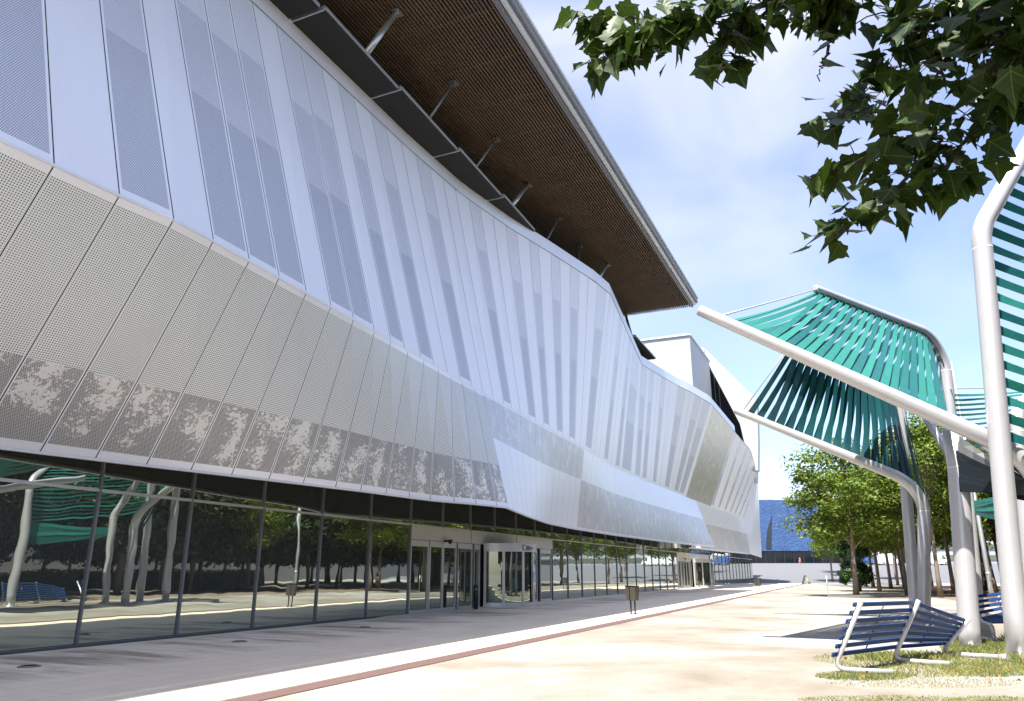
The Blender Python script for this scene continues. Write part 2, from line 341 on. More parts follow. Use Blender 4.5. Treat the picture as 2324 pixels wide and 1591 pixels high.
# ------------------------------------------------------------------ the hall
hall = empty('convention_hall', W(30, 0, 0), 'long silver convention hall with perforated leaning panels, overhanging roof and glass ground floor', 'hall')
CT = [(-14, 2.9), (-5.7, 3.2), (-3.3, 3.36), (-2.1, 3.5), (0, 3.4), (3.8, 3.16), (7.3, 2.9), (11, 2.6), (15.75, 2.27), (23.1, 1.83), (30, 1.5), (40.8, .5), (49, .4), (57, .55), (68, .6), (79, .78), (89, 1.2), (104, 1.35)]
BT = [(-14, -.9), (-8, -.4), (-2.16, .4), (.27, .78), (3.85, 1.44), (7.37, 2.03), (11.2, 2.42), (13.1, 3.1), (15.12, 3.6), (20.3, 2.35), (25.2, 1.34), (31, .76), (40.2, .58), (56, 1.08), (71, 2.25)]
B2 = [(71.5, -.2), (84, .1), (108, 2.0)]
TT = [(-14, -.6, 20), (-6, -.4, 20), (2.5, -.11, 20), (12.5, -.15, 20), (17.3, .02, 20), (21.8, .65, 20), (26.1, 1.52, 20), (31.3, 2.46, 20), (34.1, 2.69, 20), (47, 1.45, 18.35), (52, 1.72, 18.6), (56.5, 2.36, 18.6), (59, 3.0, 18.5), (64.3, 4.05, 18.3), (79, 4.2, 17.9), (89, 4.78, 16.9), (100, 4.16, 14.9), (104, 3.75, 15.2)]
ZB, ZC = 4.15, 9.05
def cP(u): return W(u, interp(u, CT, 1), ZC)
def tP(u): return W(u, interp(u, TT, 1), interp(u, TT, 2))
def bP(u): return W(u, interp(u, BT, 1), ZB)
def b2P(u): return W(u, interp(u, B2, 1), ZB-.05)
SEAM = [-13.3, -12.1, -10.9, -9.7, -8.5, -7.3, -6.1, -4.75, -3.4, -2.15, -.96, .27, 1.44, 2.62, 3.81, 5.03, 6.29, 7.35, 8.6, 9.85, 11.08, 12.2, 13.28, 14.5, 15.45]
STRIPE = [(9.6, 10.7), (13.13, 14.29), (17.97, 18.95), (21.46, 22.48), (23.74, 24.65), (25.98, 26.98), (28.24, 29.35), (31.9, 33.4), (37.27, 38.49), (41.17, 42.15), (42.9, 45.54), (46.8, 48.35), (49.27, 50.41), (52.54, 53.55), (56.74, 58.17), (60.46, 61.98), (62.68, 64.58)]
MATS = [M['plain'], M['light'], M['mid'], M['dark'], M['goldglint']]
rnd = random.Random(7)
up = []                                              # (u0, u1, type)
darkcols = {-5: 0}
near = [(-13.3, -12.1, 'S'), (-12.1, -10.9, 'P'), (-10.9, -9.7, 'S'), (-9.7, -8.5, 'P'), (-8.5, -7.3, 'S'), (-7.3, -6.1, 'P'), (-6.1, -4.75, 'S'), (-4.75, -3.4, 'Q'), (-3.4, -2.15, 'S'), (-2.15, -.96, 'Q'), (-.96, .27, 'S'), (.27, 1.44, 'S'), (1.44, 2.62, 'S'), (2.62, 3.81, 'P'), (3.81, 5.03, 'S'), (5.03, 6.29, 'S'), (6.29, 7.35, 'P'), (7.35, 8.35, 'S'), (8.35, 9.6, 'P')]
up += near; cur = 9.6
for a_, b_ in STRIPE:
    while a_-cur > 2.0:
        up.append((cur, cur+1.2, 'P')); cur += 1.2
    if a_ > cur+.02: up.append((cur, a_, 'P'))
    up.append((a_, b_, 'S')); cur = b_
up.append((cur, 65.9, 'P'))
k = 65.9
while k < 79: up.append((k, k+1.1, 'G')); k += 1.1
while k < 103.5:
    up.append((k, min(k+1.25, 104), 'S' if int(k*.8) % 3 == 0 else 'P')); k += 1.25
up = [q for a_, b_, ty in up for q in ([(a_, 34.1, ty), (34.1, b_, ty)] if a_ < 34.05 and b_ > 34.15 else [(a_, 47.0, ty), (47.0, b_, ty)] if a_ < 46.95 and b_ > 47.05 else [(a_, b_, ty)])]
mb = MB()
GAP = 0.013
def strip(mb, f0, f1, u0, u1, s0, s1, mat, H, gap=GAP, n=1, du=0.0):
    """cladding patch between rails f0 (s=0) and f1 (s=1) from u0 to u1"""
    ua, ub = u0+gap, u1-gap
    for k in range(n):
        sa = s0+(s1-s0)*k/n; sb = s0+(s1-s0)*(k+1)/n
        P = [f0(ua).lerp(f1(ua), sa), f0(ub).lerp(f1(ub), sa), f0(ub).lerp(f1(ub), sb), f0(ua).lerp(f1(ua), sb)]
        mb.face(P, mat, [(ua+du, sa*H), (ub+du, sa*H), (ub+du, sb*H), (ua+du, sb*H)])
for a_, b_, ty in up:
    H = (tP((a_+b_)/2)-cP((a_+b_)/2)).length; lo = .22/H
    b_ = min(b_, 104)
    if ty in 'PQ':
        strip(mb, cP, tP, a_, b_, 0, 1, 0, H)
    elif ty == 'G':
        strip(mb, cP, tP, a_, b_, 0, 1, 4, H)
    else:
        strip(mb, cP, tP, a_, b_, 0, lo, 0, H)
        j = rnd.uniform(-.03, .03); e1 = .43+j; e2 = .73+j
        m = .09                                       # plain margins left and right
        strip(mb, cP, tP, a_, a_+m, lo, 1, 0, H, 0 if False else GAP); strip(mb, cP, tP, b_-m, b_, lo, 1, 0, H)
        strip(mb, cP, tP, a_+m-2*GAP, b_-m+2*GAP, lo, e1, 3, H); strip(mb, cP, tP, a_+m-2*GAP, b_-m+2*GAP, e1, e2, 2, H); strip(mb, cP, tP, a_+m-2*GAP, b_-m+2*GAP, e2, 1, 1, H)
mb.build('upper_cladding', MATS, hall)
# lower skirt
sk = MB(); SM = [M['skirt'], M['floral'], M['skirtplain'], M['faint']]
def bPn(u): return bP(u)
for a_, b_ in zip(SEAM[:-1], SEAM[1:]):
    H = (bP(a_)-cP(a_)).length
    pi_ = SEAM.index(a_)
    for s0, s1, m_ in ((0, .035, 2), (.035, .655, 0), (.655, .965, 1), (.965, 1, 2)):
        mgn = .042 if m_ == 0 else .055
        if m_ == 2: strip(sk, cP, bP, a_, b_, s0, s1, 2, H)
        else:
            strip(sk, cP, bP, a_, a_+mgn, s0, s1, 2, H); strip(sk, cP, bP, b_-mgn, b_, s0, s1, 2, H); strip(sk, cP, bP, a_+mgn-2*GAP, b_-mgn+2*GAP, s0, s1, m_, H, du=0.0 if m_ == 0 else pi_*10+10-a_)
k = 15.45
while k < 70.9:
    nx = min(k+1.15, 71); mid = (k+nx)/2; H = (bP(mid)-cP(mid)).length
    if mid < 31:                                      # dark frieze under the crease, smooth below
        e = .40; cs = ((0, .02, 2), (.02, e, 3), (e, 1, 2))
    else:
        e = .40; cs = ((0, e, 2), (e, .975, 3), (.975, 1, 2))
    for s0, s1, m_ in cs: strip(sk, cP, bP, k, nx, s0, s1, m_, H, .006, 2)
    k = nx
def bEnd(u): return b2P(u)
k = 70.9
while k < 103.9:
    nx = min(k+1.2, 104); mid = (k+nx)/2; H = (b2P(mid)-cP(mid)).length
    for s0, s1, m_ in ((0, .42, 2), (.42, .97, 3), (.97, 1, 2)): strip(sk, cP, b2P, k, nx, s0, s1, m_, H, .006, 2)
    k = nx
c71 = cP(71); sk.face([c71, b2P(71.6), bP(71), bP(71).lerp(c71, .5)], 2)
e0, e1, e2, e3, e4 = tP(104), cP(104), b2P(104)+Vector((0, 0, .0)), W(110, 2.6, 3.64), W(110, 3.14, 16.0)
sk.face([e1, e2, e3, e4, e0], 2, [(0, 5), (0, 0), (6, 0), (6, 12), (0, 11)])
sk.build('skirt_cladding', SM, hall)
# cavity sheet behind the panels, trims along bottom, crease and the soffit to the glass
bk = MB()
uu = sorted([-13.3+.95*k for k in range(124)]+[34.1, 47.0])
def off(p, d, dz=0): return p - VX*d + Vector((0, 0, dz))
for a_, b_ in zip(uu[:-1], uu[1:]):
    if b_ > 104: break
    bk.face([off(cP(a_), .08, -.0), off(cP(b_), .08), off(tP(b_), .08), off(tP(a_), .08)])
    g = bP if b_ < 71 else b2P
    bk.face([off(cP(a_), .1), off(cP(b_), .1), off(g(b_), .1, .03), off(g(a_), .1, .03)])
bk.build('cladding_substructure', M['void'], hall)
tr = MB()
for a_, b_ in zip(uu[:-1], uu[1:]):
    if b_ > 104: break
    tr.bar(off(cP(a_), .03), off(cP(b_), .03), .07, .06)
    g = bP if b_ < 71 else b2P
    tr.bar(off(g(a_), .04, -.03), off(g(b_), .04, -.03), .12, .05)
tr.bar(bP(71), cP(71).lerp(b2P(71.5), .08), .1, .1)
tr.build('edge_trim', M['trim'], hall)
pr = MB()
for a_, b_ in zip(uu[:-1], uu[1:]):
    if b_ > 80: break
    h0, h1 = .80, .80
    pr.hexa([off(tP(a_), .0, .02), off(tP(b_), .0, .02), off(tP(b_), .5, .02), off(tP(a_), .5, .02), off(tP(a_), .04, h0), off(tP(b_), .04, h1), off(tP(b_), .5, h1), off(tP(a_), .5, h0)])
pr.build('parapet', M['parapet'], hall)
ln = MB()
for a_, b_ in zip(uu[:-1], uu[1:]):
    if b_ > 104: break
    ln.bar(tP(a_)+Vector((0, 0, .0)), tP(b_)+Vector((0, 0, .0)), .05, .03)
ln.build('parapet_joint', M['mullion'], hall)
# body of the building behind the cladding
bd = MB()
bd.prism([W(-40, -1.6, 0), W(-40, -1.6, 19.6), W(-40, -45, 19.6), W(-40, -45, 0)], UX*80)
bd.prism([W(40, -1.6, 0), W(40, -1.6, 17.6), W(40, -45, 17.6), W(40, -45, 0)], UX*62)
bd.prism([W(102, -1.4, 0), W(102, -.6, 15), W(102, -45, 15), W(102, -45, 0)], UX*16.8)
bd.build('building_core', M['concrete'], hall)
# roof
rf = MB(); ZR = 24.0; U0, U1 = -45.0, 50.4
rf.prism([W(U0, 5.3, ZR+.28), W(U0, 5.3, ZR+.75), W(U0, -40, ZR+.75), W(U0, -40, ZR+.28)], UX*(U1-U0))
roof = rf.build('roof', M['soffitback'], hall)
s_ = MB(); v = 5.15; rnd = random.Random(2)
while v > -8.5:
    s_.box(W((U0+U1)/2, v, ZR+.09+rnd.uniform(-.012, .012)), (U1-U0-.1, .062, .12), axes=(UX, VX, Vector((0, 0, 1)))); v -= .165
for k in range(32):
    s_.box(W(U0+1.5+k*3.0, -1.7, ZR+.19), (.09, 13.6, .06), axes=(UX, VX, Vector((0, 0, 1))))
s_.build('slatted_soffit', M['slat'], roof)
fa = MB(); ax = (UX, VX, Vector((0, 0, 1))); mid = (U0+U1)/2
fa.box(W(mid, 5.36, ZR+.20), (U1-U0, .20, .36), axes=ax, mat=1)
fa.box(W(mid, 5.60, ZR+.31), (U1-U0+.02, .22, .26), axes=ax, mat=0)
fa.box(W(mid, 5.80, ZR+.50), (U1-U0+.04, .12, .34), axes=ax, mat=1)
fa.box(W(mid, 5.70, ZR+.78), (U1-U0+.04, .5, .14), axes=ax, mat=0)
M['bright'] = simple('bright_zinc', (0.74, 0.76, 0.77), 0.35, 0.5, 0.06, 0.5)
fa.build('roof_fascia', [M['bright'], M['mullion']], roof)
# struts and maintenance plates
for (u1, v1), (u0, v0) in (((8.9, 1.4), (7.15, .95)), ((14.0, 1.3), (11.9, 1.0)), ((19.2, 1.1), (16.4, 1.0)), ((24.5, .7), (20.9, .8)), ((29.4, .8), (26, .9)), ((34.2, .6), (30.6, 1.5)), ((38.2, 1.4), (33.0, 1.9)), ((55.0, 1.0), (48.0, .6))):
    m = MB()
    if u1 > 50: u1, v1 = 50.0, -.6
    q0 = W(u0, v0, 20.4).lerp(W(u1, v1, ZR+.1), .17); big = round(u1) in (9, 24, 38, 50); m.tube([q0, W(u1, v1, ZR+.1)], .13 if big else .06, 10)
    m.box(W(u1, v1, ZR-.02), (.45, .35, .06), axes=ax)
    m.build('roof_strut', M['galv'] if big else M['mullion'], hall)
for a_, b_ in ((-16, -11), (-10.9, -5.7), (-5.6, -.6), (-.5, 4.42), (4.6, 9.5), (9.6, 14.6), (14.72, 19.55), (19.7, 24.2), (44.6, 51.9)):
    z0 = 20.72 if a_ < 40 else 20.1; v1 = 1.18 if a_ < 40 else 1.5
    m = MB(); m.hexa([W(a_, -2.6, z0), W(a_, v1+.11, z0), W(b_, v1-.02, z0), W(b_, -2.6, z0), W(a_, -2.6, z0+.16), W(a_, v1+.11, z0+.16), W(b_, v1-.02, z0+.16), W(b_, -2.6, z0+.16)])
    pl = m.build('maintenance_plate', M['plate'], hall)
    m = MB(); m.bar(W(a_, v1+.14, z0+.1), W(b_, v1+.01, z0+.1), .05, .11); m.bar(W(a_-.03, -2.6, z0+.09), W(a_-.03, v1+.12, z0+.09), .05, .2); m.build('plate_edge', M['galv'], pl)
# rooftop volumes
def uprism(poly, u0, u1, mat, name, parent=hall):
    m = MB(); m.prism([W(u0, v, z) for v, z in poly], UX*(u1-u0)); return m.build(name, mat, parent)
rb = uprism([(-.42, 14), (-.42, 30.85), (-16, 30.85), (-16, 14)], 80, 94, M['white'], 'rooftop_block')
m = MB(); m.bar(W(79.95, -16, 30.9), W(79.95, -.42, 30.9), .3, .22); m.bar(W(80, -.42, 30.9), W(94, -.42, 30.9), .3, .22); m.build('coping', M['trim'], rb)
uprism([(-3.4, 14), (-3.4, 33.2), (-1.15, 33.2), (-1.15, 14)], 97.4, 112, M['void'], 'recessed_void')
m = MB()
for k in range(6): vv = -2.9+k*.6; zt_ = min(31.6, 31.4-2.48*(vv+1.15)); m.box(W(98.0, vv, (15+zt_)/2), (.12, .08, zt_-15), axes=ax)
m.build('louvre_bar', M['mullion'], hall)
uprism([(-3.3, 31.9), (-3.3, 33.3), (-1.15, 33.3), (-1.15, 31.9)], 94.6, 99, M['white'], 'lintel_beam')
uprism([(-1.15, 33.3), (-1.15, 31.9), (3.0, 21.6), (3.9, 15.0), (4.85, 15.0), (5.25, 19.1), (5.6, 24.85)][::-1], 95, 97.0, M['white'], 'sloping_wall')
uprism([(-1.4, 31.9), (2.9, 21.6), (3.8, 15.0), (-3.4, 15)][::-1], 98.2, 99.0, M['void'], 'recess_back')
uprism([(-1.15, 33.3), (-1.15, 14), (4.0, 14), (4.5, 19.1), (4.9, 24.85)][::-1], 99.2, 102, M['white'], 'rear_volume')
# glass front
ZT = 3.55; ZTOP = 5.6
BAYS = [-14.6, -11.7, -8.75, -5.8, -2.92, 0, 2.92, 5.8, 8.8, 11.8, 14.8] + [14.8+2.767*k for k in range(1, 7)]
k = 31.4
while k < 119: k += 2.735; BAYS.append(k)
BAYS = [b for b in BAYS if b < 120]
def wallbox(m, u0, u1, v0, v1, z0, z1, mat=0):
    """box on the glass line: v offsets from the glass"""
    g0, g1 = vG(u0), vG(u1)
    m.hexa([W(u0, g0+v0, z0), W(u1, g1+v0, z0), W(u1, g1+v1, z0), W(u0, g0+v1, z0), W(u0, g0+v0, z1), W(u1, g1+v0, z1), W(u1, g1+v1, z1), W(u0, g0+v1, z1)], mat)
rnd = random.Random(11)
ENT = [(14.8, 31.402), (66.0, 82.7)]
for a_, b_ in zip(BAYS[:-1], BAYS[1:]):
    ent = any(e0-.4 < (a_+b_)/2 < e1 for e0, e1 in ENT)
    zt = ZTOP if a_ < 100 else 3.75
    if vG(a_) > interp(a_, BT, 1)-.25 and a_ < 70: zt = 4.3
    m = MB(); z0 = ZT+.035 if ent else .03
    j0, j1 = rnd.uniform(-.004, .004), rnd.uniform(-.004, .004)
    m.face([W(a_+.03, vG(a_)+j0, z0), W(b_-.03, vG(b_)+j1, z0), W(b_-.03, vG(b_)+j1, zt), W(a_+.03, vG(a_)+j0, zt)])
    win = m.build('window', M['glass'], hall)
    m = MB(); wallbox(m, a_-.024, a_+.024, -.03, .055, ZT-.25 if ent and a_ > BAYS[0] and not any(abs(a_-e[0]) < .4 for e in ENT) else 0.0, zt)
    if not ent: wallbox(m, a_+.025, b_-.025, -.03, .04, .0, .03)
    m.build('mullion', M['mullion'], win)
    m = MB(); wallbox(m, a_+.025, b_-.025, -.03, .04, ZT-.035, ZT+.035); m.build('transom', M['steel'], win)
# entrances
def text_mesh(txt, size, name, mat, parent, mtx, extr=.004, align='LEFT'):
    cu = bpy.data.curves.new(name, 'FONT'); cu.body = txt; cu.size = size; cu.extrude = extr; cu.align_x = align; cu.space_line = .85
    tmp = bpy.data.objects.new('tmp', cu); COL.objects.link(tmp)
    me = bpy.data.meshes.new_from_object(tmp.evaluated_get(bpy.context.evaluated_depsgraph_get())); bpy.data.objects.remove(tmp)
    me.transform(mtx); me.materials.append(mat); o = bpy.data.objects.new(name, me); COL.objects.link(o); o.parent = parent; o.matrix_parent_inverse = parent_inv(parent); return o
M['blue'] = simple('blue_sign', (0.03, 0.16, 0.42), 0.5); M['dark_text'] = simple('dark_lettering', (0.03, 0.03, 0.035), 0.5); M['whitepaint'] = simple('white_paint', (0.8, 0.8, 0.8), 0.5)
def entrance(o):
    zl = 2.95
    m = MB()
    for k in range(3):
        a_, b_ = o+.04+k*5.53, o+5.53*(k+1)-.03
        wallbox(m, a_, b_, -.02, .06, zl, ZT-.036)
    m.build('lintel_panel', M['lintel'], hall)
    m = MB(); wallbox(m, o+.04, o+16.56, -.14, -.06, 0.0, zl); m.build('door_recess', M['void'], hall)
    def leaf(a_, b_, name='sliding_door', vv=0.0):
        m = MB(); m.face([W(a_+.06, vG(a_)+vv, .1), W(b_-.06, vG(b_)+vv, .1), W(b_-.06, vG(b_)+vv, zl-.25), W(a_+.06, vG(a_)+vv, zl-.25)])
        d = m.build(name, M['glassdoor'], hall); m = MB()
        wallbox(m, a_, a_+.06, vv-.03, vv+.04, .0, zl-.02); wallbox(m, b_-.06, b_, vv-.03, vv+.04, .0, zl-.02)
        wallbox(m, a_+.06, b_-.06, vv-.03, vv+.035, .0, .12); wallbox(m, a_+.06, b_-.06, vv-.03, vv+.035, zl-.27, zl-.02)
        m.build('door_frame', M['steel'], d); return d
    d1 = leaf(o+.06, o+1.55); d2 = leaf(o+1.57, o+2.75, vv=.05); d3 = leaf(o+2.77, o+4.0, vv=.05); leaf(o+4.25, o+5.75); leaf(o+5.95, o+6.6)
    leaf(o+12.2, o+14.1); leaf(o+14.6, o+16.4)
    text_mesh('CCIB', .3, 'lettering', M['blue'], d3, Matrix.Translation(W(o+3.85, vG(o+3.8)+.065, 1.0)) @ Matrix.Rotation(PI/2-TH, 4, 'Z') @ Matrix.Rotation(PI/2, 4, 'X') @ Matrix.Rotation(PI/2, 4, 'Z'))
    m = MB(); wallbox(m, o+2.85, o+3.0, .06, .3, zl-.03, zl+.06); c = W(o+2.92, vG(o)+.3, zl-.01)
    m.tube([c+Vector((0, 0, .09)), c+Vector((0, 0, .0)), c+Vector((0, 0, -.06)), c+Vector((0, 0, -.10))], [.10, .11, .09, .03], 12); m.build('security_camera', M['black'], hall)
    # revolving door
    uc, vc, r = o+8.75, vG(o+8.75), 1.95; C0 = W(uc, vc, 0)
    def arc(a): return C0 + UX*(r*math.sin(a)) + VX*(r*math.cos(a))
    m = MB()
    N = 40; A0, A1 = -1.5, 1.5
    for k in range(N):
        a, b = A0+(A1-A0)*k/N, A0+(A1-A0)*(k+1)/N
        pa, pb = arc(a), arc(b); ia, ib = C0+(pa-C0)*.93, C0+(pb-C0)*.93
        m.hexa([pa+Vector((0, 0, 2.6)), pb+Vector((0, 0, 2.6)), ib+Vector((0, 0, 2.6)), ia+Vector((0, 0, 2.6)), pa+Vector((0, 0, 3.0)), pb+Vector((0, 0, 3.0)), ib+Vector((0, 0, 3.0)), ia+Vector((0, 0, 3.0))])
        m.face([C0+Vector((0, 0, 2.95)), ia+Vector((0, 0, 2.95)), ib+Vector((0, 0, 2.95))])
    rd = m.build('revolving_door', M['steel'], hall)
    m = MB()
    for k in range(N):
        a, b = A0+(A1-A0)*k/N, A0+(A1-A0)*(k+1)/N
        if -.12 < (a+b)/2 < .0 or .98 < (a+b)/2 < 1.04: continue
        pa, pb = C0+(arc(a)-C0)*.985, C0+(arc(b)-C0)*.985
        m.face([pa+Vector((0, 0, .2)), pb+Vector((0, 0, .2)), pb+Vector((0, 0, 2.6)), pa+Vector((0, 0, 2.6))], smooth=False)
    m.build('curved_glass', M['glassdoor'], rd)
    m = MB()
    for k in range(N):
        a, b = A0+(A1-A0)*k/N, A0+(A1-A0)*(k+1)/N
        pa, pb = arc(a), arc(b); ia, ib = C0+(pa-C0)*.96, C0+(pb-C0)*.96
        m.hexa([pa, pb, ib, ia, pa+Vector((0, 0, .2)), pb+Vector((0, 0, .2)), ib+Vector((0, 0, .2)), ia+Vector((0, 0, .2))])
    for a in (-1.46, -.98, -.42, .06, .62, 1.05, 1.46):
        p = arc(a); d = (p-C0).normalized(); m.box(p-d*.04+Vector((0, 0, 1.4)), (.09, .13, 2.4), axes=(d, Vector((-d.y, d.x, 0)), Vector((0, 0, 1))))
    m.build('door_frame', M['steel'], rd)
    m = MB()
    for a in (.35, -.7, 1.4, 2.45): d = UX*math.sin(a)+VX*math.cos(a); m.bar(C0+d*.05+Vector((0, 0, 1.4)), C0+d*1.8+Vector((0, 0, 1.4)), .02, 2.4)
    m.tube([C0, C0+Vector((0, 0, 2.6))], .06, 10); m.build('door_wing', M['glassdoor'], rd)
    # mark and lettering on the header
    a = -.30; p = arc(a)*1.0; d = (p-C0).normalized(); tx = Vector((-d.y, d.x, 0))
    if tx.dot(UX) < 0: tx = -tx
    q = p+d*.012
    mt = Matrix(((tx.x, 0, d.x, 0), (tx.y, 0, d.y, 0), (0, 1, 0, 0), (0, 0, 0, 1)))
    m = MB(); o2 = q - tx*.28
    m.box(o2+Vector((0, 0, 2.81)), (.035, .012, .24), axes=(tx, d, Vector((0, 0, 1)))); m.box(o2+tx*.1+Vector((0, 0, 2.915)), (.165, .012, .03), axes=(tx, d, Vector((0, 0, 1)))); m.box(o2+tx*.1+Vector((0, 0, 2.705)), (.165, .012, .03), axes=(tx, d, Vector((0, 0, 1))))
    m.build('logo_bracket', M['dark_text'], rd)
    text_mesh('CENTRE\nCONVENCIONS\nINTERNACIONAL\nBARCELONA', .072, 'logo_lettering', M['dark_text'], rd, Matrix.Translation(q-tx*.05+d*.02+Vector((0, 0, 2.86))) @ mt)
    a = .0; p = arc(a); d = (p-C0).normalized(); tx = Vector((-d.y, d.x, 0)); m = MB()
    p = p+d*.02+Vector((0, 0, 1.5)); m.tube([p, p+d*.01], .14, 20); sg = m.build('access_sign', M['blue'], rd)
    m = MB(); pp = p+d*.016; Z = Vector((0, 0, 1))
    m.bar(pp+Z*.06-tx*.02, pp-Z*.01-tx*.02, .02, .012); m.bar(pp-Z*.01-tx*.02, pp-Z*.01+tx*.04, .02, .012, up=d); m.bar(pp-Z*.01+tx*.04, pp-Z*.08+tx*.06, .02, .012); m.tube([pp+Z*.085-tx*.02, pp+Z*.085-tx*.02+d*.006], .02, 10)
    m.build('wheelchair_symbol', M['whitepaint'], sg)
entrance(14.8); entrance(66.0)
for (x, y), lab in (((1079, 1383), 'short black cylindrical bollard standing left of the nearer revolving door'),):
    p = ground(x, y); b = empty('bollard', p, lab, 'bollard'); m = MB()
    m.tube([p, p+Vector((0, 0, 1.0)), p+Vector((0, 0, 1.06)), p+Vector((0, 0, 1.08))], [.11, .11, .09, .04], 20); m.build('post', M['black'], b)
    m = MB(); m.tube([p+Vector((0, 0, .84)), p+Vector((0, 0, .9))], .117, 20); m.build('band', M['mullion'], b)
for (x, y), lab in (((66, 1514), 'round recessed floor light in the shaded pavement at the left edge'), ((543, 1457), 'round recessed floor light in the pavement before the third glass bay'), ((828, 1424), 'round recessed floor light in the pavement just left of the sliding doors')):
    p = ground(x, y); f = empty('floor_light', p, lab, 'floor light', 'recessed floor lights along the glass'); m = MB()
    m.tube([p+Vector((0, 0, .006)), p+Vector((0, 0, .022)), p+Vector((0, 0, .026))], [.19, .185, .15], 24); m.build('rim', M['mullion'], f)
    m = MB(); m.tube([p+Vector((0, 0, .02)), p+Vector((0, 0, .030))], .14, 24); m.build('lens', M['glassdoor'], f)

# ------------------------------------------------------------------ litter bins
def litter_bin(p, lab):
    b = empty('litter_bin', p, lab, 'bin', 'slab litter bins on the pavement edge', -TH)
    X = Vector((math.cos(-TH), math.sin(-TH), 0)); Y = Vector((-X.y, X.x, 0)); Z = Vector((0, 0, 1)); ca = math.cos(.12)
    X = (X*.94-Y*.34).normalized(); Y = Vector((-X.y, X.x, 0))
    m = MB(); c = p+Z*.80
    m.hexa([c-X*.21-Y*.13-Z*.27, c+X*.21-Y*.13-Z*.27, c+X*.21+Y*.13-Z*.27, c-X*.21+Y*.13-Z*.27, c-X*.24-Y*.15+Z*.27, c+X*.24-Y*.15+Z*.27, c+X*.24+Y*.15+Z*.27, c-X*.24+Y*.15+Z*.27]); m.build('bucket', M['binmetal'], b, .012)
    m = MB(); m.box(c+Z*.285, (.52, .33, .035), axes=(X, Y, Z)); m.build('rim', M['black'], b, .008)
    m = MB(); m.box(c-Y*.155-X*.03, (.03, .02, .52), axes=(X, Y, Z)); m.build('bracket', M['black'], b)
    for s in (-.1, .1):
        m = MB(); m.tube([p+X*s, p+X*s+Z*.55], .032, 10); m.box(p+X*s+Z*.012, (.14, .12, .024), axes=(X, Y, Z)); m.build('leg', M['black'], b)
litter_bin(ground(1436.6, 1394), 'dark metal litter bin on two legs, the nearer one, beside the brown strip')
litter_bin(ground(1721, 1342.5), 'small looking far litter bin by the end of the glass front')

# ------------------------------------------------------------------ shade canopies
Zv = Vector((0, 0, 1))
def pole_path(base, elbow, tip, R=1.5, n=12):
    d = (tip-elbow).normalized(); L = 1.0
    cosang = Zv.dot(d); ang = math.acos(max(-1, min(1, cosang))); tl = R*math.tan(ang/2)
    tl = min(tl, (tip-elbow).length*.45); R = tl/math.tan(ang/2)
    a = elbow-Zv*tl; nrm = (d - Zv*cosang).normalized(); cen = a+nrm*R
    pts = [base.lerp(a, k/10) for k in range(10)]
    for k in range(n+1):
        th = ang*k/n; pts.append(cen - nrm*(R*math.cos(th)) + Zv*(R*math.sin(th)))
    e = pts[-1]; pts += [e.lerp(tip, k/10) for k in range(1, 11)]
    return pts, a
def make_pole(parent, base, elbow, tip, r0=.205, r1=.135, R=1.5):
    pts, ring = pole_path(base, elbow, tip, R)
    L = [0]
    for p, q in zip(pts[:-1], pts[1:]): L.append(L[-1]+(q-p).length)
    Lr = (ring-base).length
    rs = [r0 if l <= Lr else r0+(r1-r0)*(l-Lr)/(L[-1]-Lr) for l in L]
    m = MB(); e = (pts[-1]-pts[-2]).normalized()
    m.tube(pts+[pts[-1]+e*.03, pts[-1]+e*.05], rs+[r1*.93, r1*.6], 26); o = m.build('pole', M['tube'], parent)
    m = MB(); m.tube([ring-Zv*.012, ring+Zv*.012], r0*1.015, 26); m.build('weld_ring', M['whitepaint'], o)
    m = MB(); m.tube([base-Zv*.02, base+Zv*.03], r0*1.55, 24)
    for k in range(8): q = base+Vector((math.cos(k*PI/4), math.sin(k*PI/4), 0))*r0*1.3; m.tube([q+Zv*.02, q+Zv*.07], .022, 8)
    m.build('base_plate', M['galv'], o)
    return pts, L, rs
def along(P, s):                                       # point s metres from the TIP, radius
    pts, L, rs = P; t = L[-1]-s
    for k in range(len(L)-1):
        if L[k+1] >= t:
            f = (t-L[k])/max(1e-6, L[k+1]-L[k]); return pts[k].lerp(pts[k+1], f), rs[k]+(rs[k+1]-rs[k])*f, (pts[k+1]-pts[k]).normalized()
    return pts[-1], rs[-1], (pts[-1]-pts[-2]).normalized()
def strap(parent, P, s1, Q, s2, w, mat, rnd, sag=.05, side=0.0):
    a, ra, ta = along(P, s1); b, rb, tb = along(Q, s2); d = (b-a).normalized()
    n0 = d.cross(ta).normalized(); n1 = d.cross(tb).normalized()
    if n0.dot((a+b)/2-Vector((0, 0, CAM_Z))) < 0: n0 = -n0
    if n1.dot(n0) < 0: n1 = -n1
    a2 = a+n0*ra*side; b2 = b+n1*rb*side; m = MB(); N = 7; th = .006; rows = []
    tw = rnd.uniform(-.25, .25)
    for k in range(N+1):
        f = k/N; p = a2.lerp(b2, f) - Zv*sag*4*f*(1-f); wd = (ta.lerp(tb, f)).normalized(); nn = n0.lerp(n1, f).normalized()
        wd = (wd + nn*tw*math.sin(PI*f)).normalized(); ww = w*(1-.25*math.sin(PI*f))
        rows.append((p-wd*ww/2-nn*th, p+wd*ww/2-nn*th, p+wd*ww/2+nn*th, p-wd*ww/2+nn*th))
    i = len(m.v)
    for r in rows: m.v += [tuple(q) for q in r]
    for k in range(N):
        for j in range(4):
            x = i+k*4+j; y = i+k*4+(j+1) % 4; m.f.append((x, y, y+4, x+4)); m.m.append(0); m.sm.append(False); m.uv += [(0, 0)]*4
    m.build('strap', mat, parent)
